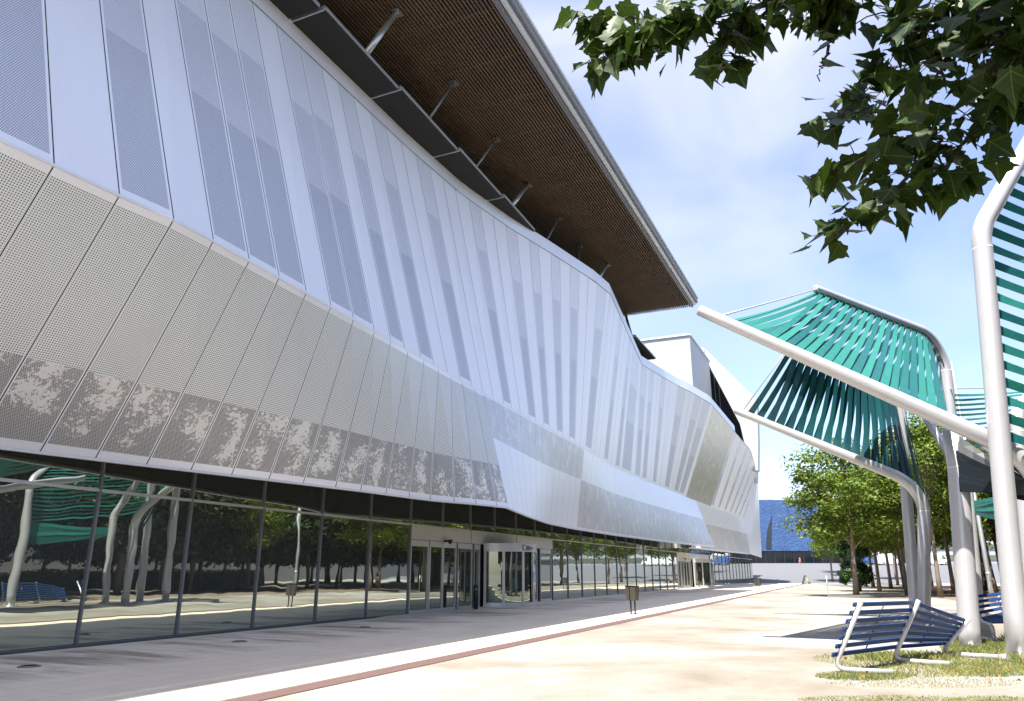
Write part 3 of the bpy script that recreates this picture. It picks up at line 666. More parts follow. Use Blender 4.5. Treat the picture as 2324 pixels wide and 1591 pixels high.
def strap_rail(parent, P, p0, p1, n, toward):
    pts = []
    for k in range(n):
        a, r, t_ = along(P, p0+(p1-p0)*k/(n-1)); d = (toward-a); d = (d-t_*d.dot(t_)).normalized(); pts.append(a+d*(r+.012))
    m = MB(); m.tube(pts, .022, 6); m.build('strap_rail', M['mullion'], parent)
def lace(parent, P, p0, p1, Q, q0, q1, n, w, mat, seed, sag=.05, sh=2):
    rnd = random.Random(seed); strap_rail(parent, P, p0, p1, n, along(Q, (q0+q1)/2)[0]); strap_rail(parent, Q, q0, q1, n, along(P, (p0+p1)/2)[0])
    for k in range(n):
        a = p0+(p1-p0)*k/(n-1); b = q0+(q1-q0)*k/(n-1)
        strap(parent, P, a, Q, b, w*rnd.uniform(.9, 1.1), mat, rnd, sag, .85)
        if k >= sh: strap(parent, P, a+.1, Q, q0+(q1-q0)*(k-sh+.5)/(n-1), w*rnd.uniform(.8, 1.05), mat, rnd, sag*1.5, .45)
def onY(base, x, y): return at(x, y, base.y)
# canopy of the two further posts (sheet coloured dark for shade)
A_b = ground(2097, 1411); A_e = onY(A_b, 2087, 1101); A_t = ground(1668, 931, 7.75)
D_b = ground(2078, 1402); D_e = onY(D_b, 2033, 868); D_t = ground(1803, 757, 10.3)
c1 = empty('shade_canopy', A_b, 'silver tube canopy with green straps coloured dark for shade between its low and high beam, far left one', 'canopy', 'strap canopies on bent silver poles')
PA = make_pole(c1, A_b, A_e, A_t); PD = make_pole(c1, D_b, D_e, D_t, R=1.3)
lace(c1, PA, .55, 8.3, PD, .35, 7.3, 22, .265, M['strapshaded'], 1, .05, 2)
m = MB(); m.tube([along(PA, .25)[0], along(PD, .15)[0]], .022, 8); m.build('tie_rod', M['tube'], c1)
# canopy with the long beam crossing in front (bright sheet)
T_b = ground(2207, 1405); T_e = onY(T_b, 2133, 766); T_t = ground(1850, 655, 11.2)
B_b = ground(2360, 1490); B_e = onY(B_b, 2350, 1044); B_t = ground(1588, 705, 7.9)
c2 = empty('shade_canopy', B_b, 'silver tube canopy with bright green straps above a long beam crossing in front', 'canopy', 'strap canopies on bent silver poles')
PB = make_pole(c2, B_b, B_e, B_t); PT = make_pole(c2, T_b, T_e, T_t, R=1.5)
lace(c2, PB, .6, 5.9, PT, .25, 8.4, 23, .25, M['strap'], 2, .10, 4)
m = MB(); m.tube([along(PB, .55)[0]+Zv*.1, along(PT, .1)[0]], .022, 8); m.build('tie_rod', M['tube'], c2)
# thick front post with the near-black sheet, and post behind it
P_b = ground(2202, 1472); P_e = onY(P_b, 2160, 985); P_t = at(2158, 952, 24.0)
F_b = ground(2221, 1414); F_e = onY(F_b, 2190, 1085); F_t = at(2098, 945, 27.5)
c3 = empty('shade_canopy', P_b, 'silver tube canopy whose thick front post carries near-black straps, right of the slatted bench', 'canopy', 'strap canopies on bent silver poles')
PP = make_pole(c3, P_b, P_e, P_t, .22, .16, 1.0); PF = make_pole(c3, F_b, F_e, F_t, .2, .13, 1.0)
H_b = ground(2348, 1440); PH = make_pole(c3, H_b, onY(H_b, 2302, 935), H_b+Vector((2.2, 1.0, 7.2)), .2, .14, 1.0)
def lpost(P, z):                                       # distance from the tip of the post point at height z
    pts, L, rs = P
    for k in range(len(pts)-1):
        if pts[k+1].z >= z: return L[-1]-(L[k]+(L[k+1]-L[k])*(z-pts[k].z)/(pts[k+1].z-pts[k].z))
    return 0
rr = random.Random(5)
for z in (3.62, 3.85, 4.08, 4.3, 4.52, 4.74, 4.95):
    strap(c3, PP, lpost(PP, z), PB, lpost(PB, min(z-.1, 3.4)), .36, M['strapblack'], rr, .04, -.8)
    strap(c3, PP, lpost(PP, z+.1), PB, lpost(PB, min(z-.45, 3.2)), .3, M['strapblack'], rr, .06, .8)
for k in range(17):
    zt = 8.3-k*.2; strap(c3, PT, lpost(PT, zt), PH, lpost(PH, zt-1.0), .11, M['strap'], rr, .05, .8)
for k in range(5):
    strap(c3, PF, lpost(PF, 3.9-k*.05), PH, lpost(PH, 4.0-k*.25), .26, M['strap'], rr, .06, .7)
m = MB(); m.tube([along(PT, lpost(PT, 8.55))[0], along(PH, lpost(PH, 7.6))[0]], .022, 8); m.build('tie_rod', M['tube'], c3)
# right edge canopy
C_b = ground(2312, 1499); C_e = onY(C_b, 2221, 525); C_t = onY(C_b, 2428, 160)
K_b = C_b+Vector((2.3, .7, 0)); K_e = C_e+Vector((2.3, .7, -.35)); K_t = C_t+Vector((2.3, .7, -.35))
c4 = empty('shade_canopy', C_b, 'tall silver tube canopy with green straps set like ladder rungs at the right edge', 'canopy', 'strap canopies on bent silver poles')
PC = make_pole(c4, C_b, C_e, C_t, .205, .16, 1.4); PK = make_pole(c4, K_b, K_e, K_t, .205, .16, 1.4)
for k in range(25):
    s = .2+k*.40; strap(c4, PC, s, PK, s+.1, .25, M['strap'], rr, .04, .75)
# street lamp behind
p = ground(2253, 1367); sl = empty('street_lamp', p, 'tall slim grey lamp column standing behind the canopies before the grove', 'lamp post')
top = at(2197, 822, p.y); m = MB(); m.tube([p, p+Zv*1.1, Vector((p.x, p.y, top.z))], [.15, .12, .10], 14); m.build('column', M['galv'], sl)
m = MB(); m.tube([p+Zv*1.5, p+Zv*1.62], .135, 14); m.box(p+Zv*1.35+Vector((0, -.12, 0)), (.12, .03, .3)); m.build('access_door', M['galv'], sl)
# dark stele
p = ground(2226, 1343); st = empty('stele', p, 'tall dark grey slab stele widening upward at the edge of the grove', 'stele'); m = MB()
m.hexa([p+Vector(q) for q in ((-.55, -.3, 0), (.55, -.3, 0), (.55, .3, 0), (-.55, .3, 0), (-.75, -.3, 4.4), (.75, -.3, 4.4), (.75, .3, 4.4), (-.75, .3, 4.4))]); m.build('slab', M['concrete'], st, .02)
m = MB(); m.box(p+Zv*.05, (1.5, .9, .1)); m.build('plinth', M['galv'], st)

# ------------------------------------------------------------------ benches
def bend(pts, r, n=6):
    out = [pts[0]]
    for a, b, c in zip(pts[:-2], pts[1:-1], pts[2:]):
        d1 = (a-b).normalized(); d2 = (c-b).normalized(); rr_ = min(r, (a-b).length*.45, (c-b).length*.45); p, q = b+d1*rr_, b+d2*rr_
        for k in range(n+1):
            f = k/n; out.append(p.lerp(b, f).lerp(b.lerp(q, f), f))
    return out+[pts[-1]]
def slat_row(parent, stations, n, lo, hi, w=.072, th=.035):
    """slats from frame to frame; stations: list of (bottom, top) points of the frames"""
    for k in range(n):
        f = lo+(hi-lo)*k/(n-1)
        for (b0, t0), (b1, t1) in zip(stations[:-1], stations[1:]):
            p, q = b0.lerp(t0, f), b1.lerp(t1, f); up = ((t0-b0).normalized()+(t1-b1).normalized()).normalized()
            x = (q-p).normalized(); nrm = x.cross(up).normalized()
            m = MB(); m.bar(p, q, th, w, up=up); m.build('slat', M['slatblue'], parent, .006)
b1 = empty('bench', ground(2030, 1500), 'twisted bench of dark blue slats on silver tube legs, nearest, seen from behind', 'bench', 'blue slatted benches')
fr = [((1896, 1518), (2028, 1525), (1953, 1366)), ((2030, 1497), (2156, 1506), (2084, 1362)), ((2137, 1482.5), (2264, 1490), (2199, 1404))]
stn = []
for f_, e_, t_ in fr:
    a = ground(*f_, .05); b = ground(*e_, .05); d = (b-a).normalized(); nrm = d.cross(Zv).normalized()
    ry = ray(*t_); O = Vector((0, 0, CAM_Z)); tp = O+ry*((a-O).dot(nrm)/ry.dot(nrm))
    m = MB(); m.tube(bend([b, a-d*.03, tp], .22), .042, 14); m.build('frame', M['tube'], b1)
    dd = (tp-a).normalized(); stn.append((a+dd*.22-d*.07+Zv*.02, tp-d*.065-dd*.04))
ex = (stn[0][0]-stn[1][0]).normalized()*.13
st_ = [(stn[0][0]+ex, stn[0][1]+ex*.6), (stn[0][0].lerp(stn[1][0], .5), stn[0][1].lerp(stn[1][1], .5)), stn[1], (stn[1][0].lerp(stn[2][0], .5), stn[1][1].lerp(stn[2][1], .5)), stn[2]]
slat_row(b1, st_, 7, .02, .99)
for k in (1, 3):
    m = MB(); p, q = st_[k]; o_ = (stn[0][1]-stn[0][0]).cross(ex).normalized()*.022; m.tube([p-o_*1.4, q-o_*1.4], .012, 8); m.build('clip_strap', M['black'], b1)
# lounger bench, mostly hidden behind the right-hand post
p0 = ground(2213, 1462)+Vector((.55, .1, 0)); b2 = empty('bench', p0, 'blue slatted lounger bench with low flat seat and raised back, half hidden behind right post', 'bench', 'blue slatted benches')
X = Vector((.97, .24, 0)); Y = Vector((.30, .954, 0)); fr2 = []
for k in range(3):
    o_ = p0+X*(k*.75)+Y*(.0)
    prof = [o_+Y*1.05+Zv*.05, o_+Y*.1+Zv*.05, o_+Y*.02+Zv*.40, o_+Y*.95+Zv*(.46+.12*k), o_+Y*1.28+Zv*(1.0+.06*k)]
    m = MB(); m.tube(bend(prof, .16), .04, 12); m.build('frame', M['tube'], b2); fr2.append((o_+Y*.08+Zv*.47, o_+Y*.92+Zv*(.53+.12*k), o_+Y*1.26+Zv*(1.03+.06*k)))
slat_row(b2, [(a, b) for a, b, c in fr2], 7, 0, 1); slat_row(b2, [(b, c) for a, b, c in fr2], 4, .25, 1)

for (u, vv, rz, lab) in ((16.6, 22.8, .35, 'blue slatted bench further off, seen mirrored in the glass, left of two'), (20.6, 24.2, -.3, 'blue slatted bench further off, seen mirrored in the glass, right of two')):
    c = copy_tree(b1); c.location = W(u, vv, 0); c.rotation_euler = (0, 0, rz); c['label'] = lab
# ------------------------------------------------------------------ grass
t = NT('dry_grass'); t.val('Roughness', 0.7); g = t.n('ShaderNodeNewGeometry'); f = t.noise(0.9, 3, .5, t.coord('Object'))
kk = t.math('ADD', t.math('MULTIPLY', g.outputs['Random Per Island'], .45), t.math('MULTIPLY', f, .55))
t.l(t.ramp(kk, [(.3, (.05, .10, .02)), (.52, (.16, .19, .04)), (.72, (.33, .27, .09))]), t.p.inputs['Base Color']); M['grass'] = t.m
mb = MB(); rnd = random.Random(21)
def patch(px, py, rx, ry, n, hmin, hmax):
    for _ in range(n):
        a = rnd.uniform(0, 2*PI); r = math.sqrt(rnd.random()); r = r**1.3 if rnd.random() < .4 else r
        y = py+ry*r*math.sin(a); x = px+rx*r*math.cos(a)
        if y < 1325: continue
        p = ground(x, y, .0); h = rnd.uniform(hmin, hmax); w = rnd.uniform(.003, .007); an = rnd.uniform(0, 2*PI)
        d = Vector((math.cos(an), math.sin(an), 0)); l = Vector((rnd.uniform(-1, 1), rnd.uniform(-1, 1), 0))*h*.7
        mb.face([p-d*w, p+d*w, p+d*w*.6+l*.4+Zv*h*.6, p+l+Zv*h])
patch(2120, 1512, 225, 26, 6500, .015, .075); patch(2250, 1518, 120, 20, 3600, .02, .08); patch(1960, 1535, 110, 10, 3000, .015, .06)
patch(1905, 1495, 60, 12, 900, .01, .05); patch(2215, 1475, 80, 14, 3500, .03, .16); patch(2060, 1496, 120, 8, 1600, .05, .17); patch(2295, 1460, 22, 12, 700, .05, .2)
patch(2000, 1588, 190, 9, 1500, .008, .035); patch(2250, 1592, 100, 12, 1300, .008, .04); patch(2100, 1550, 230, 12, 1500, .008, .03); patch(2312, 1497, 16, 9, 700, .05, .2)
tag(mb.build('grass', M['grass']), 'patchy dry yellow-green grass around the bench', 'grass', kind='stuff')
mb = MB()
for _ in range(26):
    p = ground(rnd.uniform(1900, 2323), rnd.uniform(1488, 1545), .03); a = rnd.uniform(0, 6.28); s2 = rnd.uniform(.02, .045); d = Vector((math.cos(a), math.sin(a), rnd.uniform(-.2, .3))); e = Vector((-d.y, d.x, .2))*.6
    mb.face([p-d*s2, p-e*s2, p+d*s2, p+e*s2+Zv*.03])
tag(mb.build('fallen_leaves', simple('dead_leaf', (.40, .13, .04), .8, 0, .4, 9)), 'orange dead leaves fallen on the grass by the bench', 'leaves', kind='stuff')
# fallen leaves and grit on the sand
mb = MB()
for _ in range(420):
    x = rnd.uniform(900, 2400); y = rnd.uniform(1400, 1600); p = ground(x, y, .008)
    a = rnd.uniform(0, 2*PI); s = rnd.uniform(.006, .022); d = Vector((math.cos(a), math.sin(a), 0)); e = Vector((-d.y, d.x, 0))*.5
    mb.face([p-d*s, p-e*s, p+d*s, p+e*s+Zv*.006])
tag(mb.build('leaf_litter', M['bark']), 'scattered dry bits of leaf and twig on the sand', 'litter', kind='stuff')

# ------------------------------------------------------------------ trees
def crown_mesh(name, seed, H, R, zb, nclump, nleaf, ls, mat, taper=.6):
    rnd = random.Random(seed); v = []; f = []
    cl = []
    for k in range(nclump):
        for _ in range(50):
            zz = rnd.random(); rad = R*(math.sin(PI*min(1, max(.0, (zz*.86+.12))))**taper)
            a = rnd.uniform(0, 2*PI); q = rad*math.sqrt(rnd.uniform(.12, 1))*.86
            c = Vector((q*math.cos(a), q*math.sin(a), zb+(H-zb)*(.06+.88*zz)))
            if all((c-o).length > R*.27 for o, _r in cl): break
        cl.append((c, R*rnd.uniform(.22, .40)))
    for c, r in cl:
        for _ in range(nleaf):
            d = Vector((rnd.gauss(0, 1), rnd.gauss(0, 1), rnd.gauss(0, 1))).normalized(); q = r*(rnd.random()**.42)*rnd.uniform(.8, 1.18)
            p = c+Vector((d.x*q*1.1, d.y*q*1.1, d.z*q*.78))
            nn = (d*.5+Vector((rnd.gauss(0, .5), rnd.gauss(0, .5), .55+rnd.gauss(0, .4)))).normalized()
            a = nn.orthogonal().normalized(); an = rnd.uniform(0, 2*PI); b = nn.cross(a); t1 = a*math.cos(an)+b*math.sin(an); t2 = nn.cross(t1); s = ls*rnd.uniform(.6, 1.3)
            i = len(v); v += [tuple(p-t1*s), tuple(p-t2*s*.55+nn*s*.1), tuple(p+t1*s*1.1-nn*s*.15), tuple(p+t2*s*.55+nn*s*.1)]; f.append((i, i+1, i+2, i+3))
    me = bpy.data.meshes.new(name); me.from_pydata(v, [], f); me.materials.append(mat); me.update(); return me, cl
def trunk_mesh(name, seed, H, zb, r, cl, mat):
    rnd = random.Random(seed); m = MB(); top = Vector((rnd.uniform(-.2, .2), rnd.uniform(-.2, .2), zb+(H-zb)*.75))
    pts = []; 
    for k in range(9):
        f = k/8; pts.append(Vector((top.x*f+.12*math.sin(3*f+seed), top.y*f+.1*math.cos(2.5*f+seed)-.1, top.z*f)))
    m.tube(pts, [r*(1.25 if k == 0 else 1)*(1-.75*k/8) for k in range(9)], 9)
    for c, _ in cl[:12]:
        f = min(.9, max(.35, (c.z-1.2)/top.z*.8)); k = f*8; i = int(k); p = pts[i].lerp(pts[min(8, i+1)], k-i); q = p.lerp(c, .5)+Vector((0, 0, .15))
        m.tube([p, q, c], [r*.34, r*.22, r*.06], 6)
    o = m.build(name, mat); me = o.data; bpy.data.objects.remove(o); return me
KIND = []
for s in range(4):
    H, R, zb = [(10, 3.6, 3.4), (12, 3.4, 4.0), (9.5, 3.2, 3.6), (11, 4.0, 3.8)][s]
    cm, cl = crown_mesh('crown_mesh', 40+s, H, R, zb, 34, 330, .125, M['leaf']); KIND.append((cm, trunk_mesh('trunk_mesh', s, H, zb, .15, cl, M['bark']), H))
cm, cl = crown_mesh('crown_mesh', 77, 5.6, 1.5, .35, 34, 300, .10, M['leafdark'], .45); KIND.append((cm, trunk_mesh('trunk_mesh', 9, 5.6, .4, .11, cl, M['barkdark']), 5.6))
cm, cl = crown_mesh('crown_mesh', 88, 10.5, 3.6, 3.6, 26, 150, .2, M['leaf']); KIND.append((cm, trunk_mesh('trunk_mesh', 12, 10.5, 3.6, .16, cl, M['bark']), 10.5))
M['shadesideleaf'] = leaf_mat('shade_side_leaf', (0.010, 0.022, 0.006), (0.016, 0.036, 0.008), (0.03, 0.055, 0.010), 0.08)  # leaf colour darkened to carry the shaded side of the mirrored crowns
cm, cl = crown_mesh('crown_mesh', 91, 13, 5.6, 2.7, 46, 260, .30, M['shadesideleaf'], .4); KIND.append((cm, trunk_mesh('trunk_mesh', 14, 13, 3.3, .26, cl, M['bark']), 13))
def tree(name, x, y, kind, h, label, rz=0, group='trees of the grove', z=None, wide=1.0):
    cm, tm, H = KIND[kind]; s = h/H; z = gz(y) if z is None else z
    e = empty(name, (x, y, z), label, 'tree', group, rz); e.scale = (s*wide, s*wide, s)
    for nm, me in (('trunk', tm), ('crown', cm)):
        o = bpy.data.objects.new(nm, me); COL.objects.link(o); o.parent = e
    return e
tree('park_tree', 23.2, 52.8, 0, 10.6, 'slender tree with a straight pale trunk, foremost of the grove, left of the canopy posts', .4, wide=1.15)
tree('park_tree', 28.9, 57.7, 3, 11.0, 'leafy tree with a pale trunk just left of the two tall canopy posts', 1.3)
tree('park_tree', 28.3, 51.6, 1, 12.6, 'taller leafy tree right behind the low canopy beam with a leaning pale trunk', 2.2)
tree('conifer', 29.8, 67.4, 4, 6.3, 'bushy dark green young tree with foliage almost down to the ground', .3)
tree('park_tree', 39.0, 84.8, 2, 11.0, 'slim tree close to the right of the foremost tree trunk', .9)
tree('park_tree', 40.2, 80.0, 0, 11.5, 'slim tree midway between the foremost trunk and the canopy posts', 2.9)
tree('park_tree', 36.6, 66.4, 3, 12.5, 'dark-trunked tree seen between the low beam post and the thick front post', 4.1)
tree('park_tree', 43.6, 69.4, 1, 13, 'tall tree at the right edge behind the ladder canopy', 5.0)
tree('park_tree', 57.5, 131.6, 2, 12.0, 'small round tree on the rising esplanade beside the bushy dark tree', .5)
tree('park_tree', 60.3, 141.8, 0, 13.5, 'leftmost round tree on the rising esplanade before the blue building', 1.5)
tree('park_tree', 60.5, 122.7, 1, 12.0, 'tree at the foot of the ramp just behind the foremost trunk', 2.0)
MIR = [(-26, 27), (-17, 29), (-8, 26.5), (0, 30), (7, 28.5), (14.5, 31), (-22, 38), (-12, 37.5), (-3, 39), (6, 38), (15, 41)]
for u, vv in MIR + [(-30, 33), (-24, 44), (-13, 44.5), (-4, 33), (9, 33.5), (1, 45), (11, 46), (20, 37), (23, 44)]:
    p = W(u, vv, 0); tree('shade_tree', p.x, p.y, 6, 12.5+(u*7 % 3)*.5, 'broad plane tree with leaves coloured dark for shade, right of the view, mirrored in the glass front', u, 'dark plane trees mirrored in the glass')
rnd = random.Random(99); placed = [(W(a, b, 0).x, W(a, b, 0).y) for a, b in MIR]+ [(23.2, 52.8), (28.9, 57.7), (28.3, 51.6), (39, 84.8), (40.2, 80), (36.6, 66.4), (43.6, 69.4), (29.8, 67.4)]
cnt = 0
for (px_, Yq, kd, hh) in ((1990, 66, 0, 10.5), (2063, 74, 1, 12), (1912, 96, 2, 10), (2032, 97, 3, 11.5), (2086, 63, 0, 11.5), (2160, 60, 1, 13), (2252, 58, 3, 12.5), (1962, 108, 0, 11), (2115, 86, 3, 13), (1890, 118, 2, 10), (2190, 78, 1, 13), (2012, 78, 2, 11)):
    q = at(px_, 1300, Yq); placed.append((q.x, Yq)); tree('park_tree', q.x, Yq, kd, hh, 'slim-trunked leafy tree deeper in the grove beyond the front row', px_*.7)
for _ in range(900):
    if cnt >= 62: break
    u = rnd.uniform(-38, 92); vv = rnd.uniform(25, 62); p = W(u, vv, 0)
    vis = u > 22
    if vis and vv < 21 + .1*(90-u): continue
    if p.y < 46 and p.x < 26+ (46-p.y)*0.0 and u > 8: continue
    if (p.x/max(1, p.y)) < .47 and p.y > 20: continue
    if any((p.x-a)**2+(p.y-b)**2 < 5.2**2 for a, b in placed): continue
    placed.append((p.x, p.y)); cnt += 1
    off_ = p.x/max(1, p.y) > .73 and p.y > 0
    if off_: tree('shade_tree', p.x, p.y, 6, rnd.uniform(11.5, 13.5), 'broad plane tree with leaves coloured dark for shade, right of the view, mirrored in the glass front', u, 'dark plane trees mirrored in the glass')
    else: tree('park_tree', p.x, p.y, 5 if p.y > 60 or p.y < 30 else rnd.choice((0, 1, 2, 3)), rnd.uniform(9.5, 12.5), 'slim-trunked leafy tree deeper in the grove beyond the front row' if p.y > 45 else 'leafy tree of the grove right of the view, mirrored in the glass front', rnd.uniform(0, 6.2))

hd = empty('added_hedge', W(-8, 46, 0), 'added leafy strip in place of the dark grove shade, mirrored in the glass front', 'added_hedge')  # added to give the dark band of grove shade in the reflection
m = MB(); rnd = random.Random(4)
for _ in range(15000):
    u = rnd.uniform(-40, 62); q = W(u, 46+rnd.choice((-1, 1))*rnd.uniform(.3, .62), rnd.uniform(.05, 1.7)) if rnd.random() < .75 else W(u, 46+rnd.uniform(-.6, .6), 1.7+rnd.uniform(-.1, .12))
    a = Vector((rnd.gauss(0, 1), rnd.gauss(0, 1), rnd.gauss(0, 1))).normalized(); b = a.orthogonal().normalized(); e_ = .12; m.face([q-a*e_, q-b*e_*.6, q+a*e_, q+b*e_*.6])
m.box(W(11, 46, .8), (102, .8, 1.6), axes=ax); m.build('foliage', M['leafdark'], hd)
# plane tree overhead: trunk outside the frame at right, boughs with big lobed leaves hanging into view
LEAF = [(0, -.5), (.12, -.42), (.30, -.46), (.36, -.33), (.34, -.22), (.56, -.04), (.40, .0), (.36, .10), (.20, .20), (.13, .33), (0, .56), (-.13, .33), (-.20, .20), (-.36, .10), (-.40, .0), (-.56, -.04), (-.34, -.22), (-.36, -.33), (-.30, -.46), (-.12, -.42)]
pt = empty('plane_tree', (7.5, .6, 0), 'overhanging plane tree with big dark lobed leaves at the top right', 'tree')
mb = MB(); tw = MB(); rnd = random.Random(5)
def add_leaf(p, s, droop):
    tip = Vector((rnd.uniform(-1, .6), rnd.uniform(-.9, .5), -droop+rnd.uniform(-.35, .25))).normalized()
    nn = Vector((rnd.gauss(0, .35), rnd.gauss(-.15, .35), 1)); nn = (nn-tip*nn.dot(tip)).normalized(); sd = tip.cross(nn)
    fold = rnd.uniform(.05, .35); i = len(mb.v); curl = rnd.uniform(-.1, .35)
    asp = rnd.uniform(.85, 1.05)
    P = lambda x, y: p+tip*((y+.5)*s)+sd*(x*s*asp)+nn*(abs(x)*s*fold-(y+.5)**2*s*curl)
    c = P(0, -.1)-nn*(s*.03); vs = [P(x, y) for x, y in LEAF]
    mb.v += [tuple(c)]+[tuple(q) for q in vs]; n = len(vs)
    for k in range(n):
        mb.f.append((i, i+1+k, i+1+(k+1) % n)); mb.m.append(0); mb.sm.append(True); mb.uv += [(0, -.1), LEAF[k], LEAF[(k+1) % n]]
# boughs as pixel-free polylines worked out from the sight lines: (x, y, depth)
def B(x, y, d): return at(x, y, d)
trunk_top = Vector((7.2, .8, 6.2))
boughs = [[(2480, -160, 3.2), (2290, 60, 3.6), (2160, 110, 3.9), (2030, 150, 4.1), (1960, 215, 4.3), (1905, 265, 4.3)],
          [(2480, -160, 3.2), (2270, 150, 3.5), (2120, 290, 3.8), (2010, 345, 4.0), (1910, 375, 4.2), (1825, 405, 4.3)],
          [(2120, 290, 3.8), (2090, 375, 3.9), (2010, 440, 4.0), (1930, 490, 4.1), (1855, 530, 4.1)],
          [(2120, 290, 3.8), (2130, 360, 3.8), (2145, 410, 3.8)], [(2290, 60, 3.6), (2300, 150, 3.6), (2275, 225, 3.7)],
          [(2480, -160, 3.2), (2000, -60, 3.8), (1760, 0, 4.1), (1560, 50, 4.3), (1430, 95, 4.4), (1345, 140, 4.5)],
          [(1760, 0, 4.1), (1660, 95, 4.3), (1605, 155, 4.3)], [(1560, 60, 4.3), (1420, 40, 4.4), (1330, 40, 4.5)], [(2000, -60, 3.8), (1850, 20, 4.0)],
          [(2480, -160, 3.2), (2420, -20, 3.3), (2350, 70, 3.4), (2315, 140, 3.5)], [(2480, -160, 3.2), (2300, -40, 3.5), (2150, 20, 3.8), (2040, 60, 4.0)], [(2290, 60, 3.6), (2000, 30, 3.9), (1910, 60, 4.0), (1880, 105, 4.0), (1845, 118, 4.0)], [(1880, 105, 4.0), (1868, 150, 4.0), (1860, 185, 4.0)]]
def polyat(b, f):
    L = [0]
    for p, q in zip(b[:-1], b[1:]): L.append(L[-1]+(q-p).length)
    t = f*L[-1]
    for k in range(len(b)-1):
        if L[k+1] >= t: return b[k].lerp(b[k+1], (t-L[k])/(L[k+1]-L[k]))
    return b[-1]
dens = [98, 72, 40, 18, 60, 165, 24, 50, 60, 85, 95, 0, 0]; start = [.25, .25, .05, .2, .15, .38, .25, .1, .35, .25, .2, 1, 1]
spread = [.27, .22, .13, .12, .22, .18, .11, .15, .2, .22, .22, 0, 0]
for bi, b in enumerate(boughs):
    pts = [B(*q) for q in b]
    if b[0][0] == 2480: pts = [trunk_top]+pts
    nP = len(pts); r0 = .05 if b[0][0] == 2480 else .016
    if bi >= 11: r0 = .011
    fine = [polyat(pts, k/14)+Vector((rnd.gauss(0, .012), rnd.gauss(0, .012), rnd.gauss(0, .012)))*(0 if k in (0, 14) else 1) for k in range(15)]
    tw.tube(fine, [max(.004, r0*(1-k/14)) for k in range(15)], 6)
    pv = [B(*q) for q in b]
    for _ in range(int(dens[bi]*1.15)):
        f = start[bi]+(1-start[bi])*rnd.random(); p = polyat(pv, f); sp = spread[bi]*(1.15-.55*f)
        q = p+Vector((rnd.gauss(0, sp*.8), rnd.gauss(0, sp*.6), rnd.gauss(-.02, sp*.55)))
        add_leaf(q, rnd.choice((.11, .14, .17, .19, .21, .23))*rnd.uniform(.85, 1.08), rnd.uniform(.1, 1.1))
        if rnd.random() < .35: tw.tube([p, p.lerp(q, .5)+Vector((0, 0, .02)), q], [.004, .003, .002], 4)
# crown above and behind, out of the picture, which shades the hanging leaves
for _ in range(1150):
    k = rnd.random(); q = Vector((rnd.uniform(-.9, 5.5), rnd.uniform(-2.2, 3.0), rnd.uniform(4.9, 8.2)))
    if q.y > 0 and (q.z-1.65)/max(.01, q.y) < 1.02: continue
    if q.x < 1.0 and rnd.random() < .8: continue
    add_leaf(q, rnd.uniform(.2, .34), rnd.uniform(.0, .7))
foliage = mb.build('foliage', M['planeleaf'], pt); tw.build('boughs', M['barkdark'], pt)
m = MB(); m.tube([(7.5, .6, 0), (7.45, .62, 1.0), (7.3, .75, 3.5), (7.2, .8, 6.2), (6.6, .9, 8)], [.34, .26, .22, .18, .1], 14); m.build('trunk', M['bark'], pt)

# ------------------------------------------------------------------ far things
t = NT('blue_rough_facade'); t.val('Roughness', .7); c = t.coord('Object'); a = t.noise(.5, 6, .7, c); b = t.noise(2.4, 5, .7, c)
t.l(t.ramp(t.math('ADD', t.math('MULTIPLY', a, .5), t.math('MULTIPLY', b, .5)), [(.36, (.022, .06, .16)), (.5, (.04, .10, .25)), (.66, (.075, .15, .32))]), t.p.inputs['Base Color']); t.bump(b, .9, .5); M['bluewall'] = t.m; M['darkglass'] = simple('tinted_dark_glass', (.02, .026, .034), .15)
bb = empty('blue_building', (80, 200, 3.55), 'low broad blue rough-faced building standing on a dark glass base in the distance', 'building')
m = MB(); m.prism([(58, 200, 6.8), (108, 200, 6.8), (108, 200, 19.6), (58, 200, 19.9)], (0, 50, 0)); m.build('upper_storey', M['bluewall'], bb)
m = MB(); m.prism([(58, 203, 3.5), (108, 203, 3.5), (108, 203, 6.8), (58, 203, 6.8)], (0, 44, 0)); base = m.build('glass_base', M['darkglass'], bb)
m = MB()
for k in range(20): m.box((59+k*2.5, 202.9, 5.15), (.12, .15, 3.3))
m.build('mullion', M['mullion'], base)
m = MB(); m.prism([at(1740, 1207, 199.9), at(1738, 1245, 199.9), at(1750, 1246, 199.9), at(1751, 1168, 199.9)][::1], (0, .3, 0)); m.build('window_slit', M['darkglass'], bb)
m = MB(); p = Vector((60, 199, 6.8))
pw = empty('tower', (76, 260, 0), 'tiny reddish pyramid roof of a tower peeping over the blue building', 'tower')
q = [at(1735, 1140, 260), at(1760, 1140, 260)]; tp = at(1745, 1119, 264); m = MB(); w = (q[1]-q[0]).length
base_ = [q[0], q[1], q[1]+Vector((0, w, 0)), q[0]+Vector((0, w, 0))]
for k in range(4): m.face([base_[k], base_[(k+1) % 4], tp])
M['redroof'] = simple('red_roof', (.36, .20, .17), .8, 0, .2, .5); m.build('roof', M['redroof'], pw)
m = MB(); m.prism([Vector((p_.x, p_.y, 0)) if k < 2 else p_ for k, p_ in enumerate((q[0], q[1], q[1], q[0]))], (0, w, 0)); m.build('wall', M['concrete'], pw)
lw = empty('office_building', (150, 262, 3.5), 'long pale office block seen low through the trunks of the grove', 'building')
m = MB(); m.prism([(112, 262, 3.5), (230, 262, 3.5), (230, 262, 15), (112, 262, 15)], (0, 30, 0)); m.build('wall', M['white'], lw)
for j in range(3):
    m = MB(); m.box((171, 261.9, 6.2+3.4*j), (116, .3, 1.7)); m.build('window', M['glassdoor'], lw)
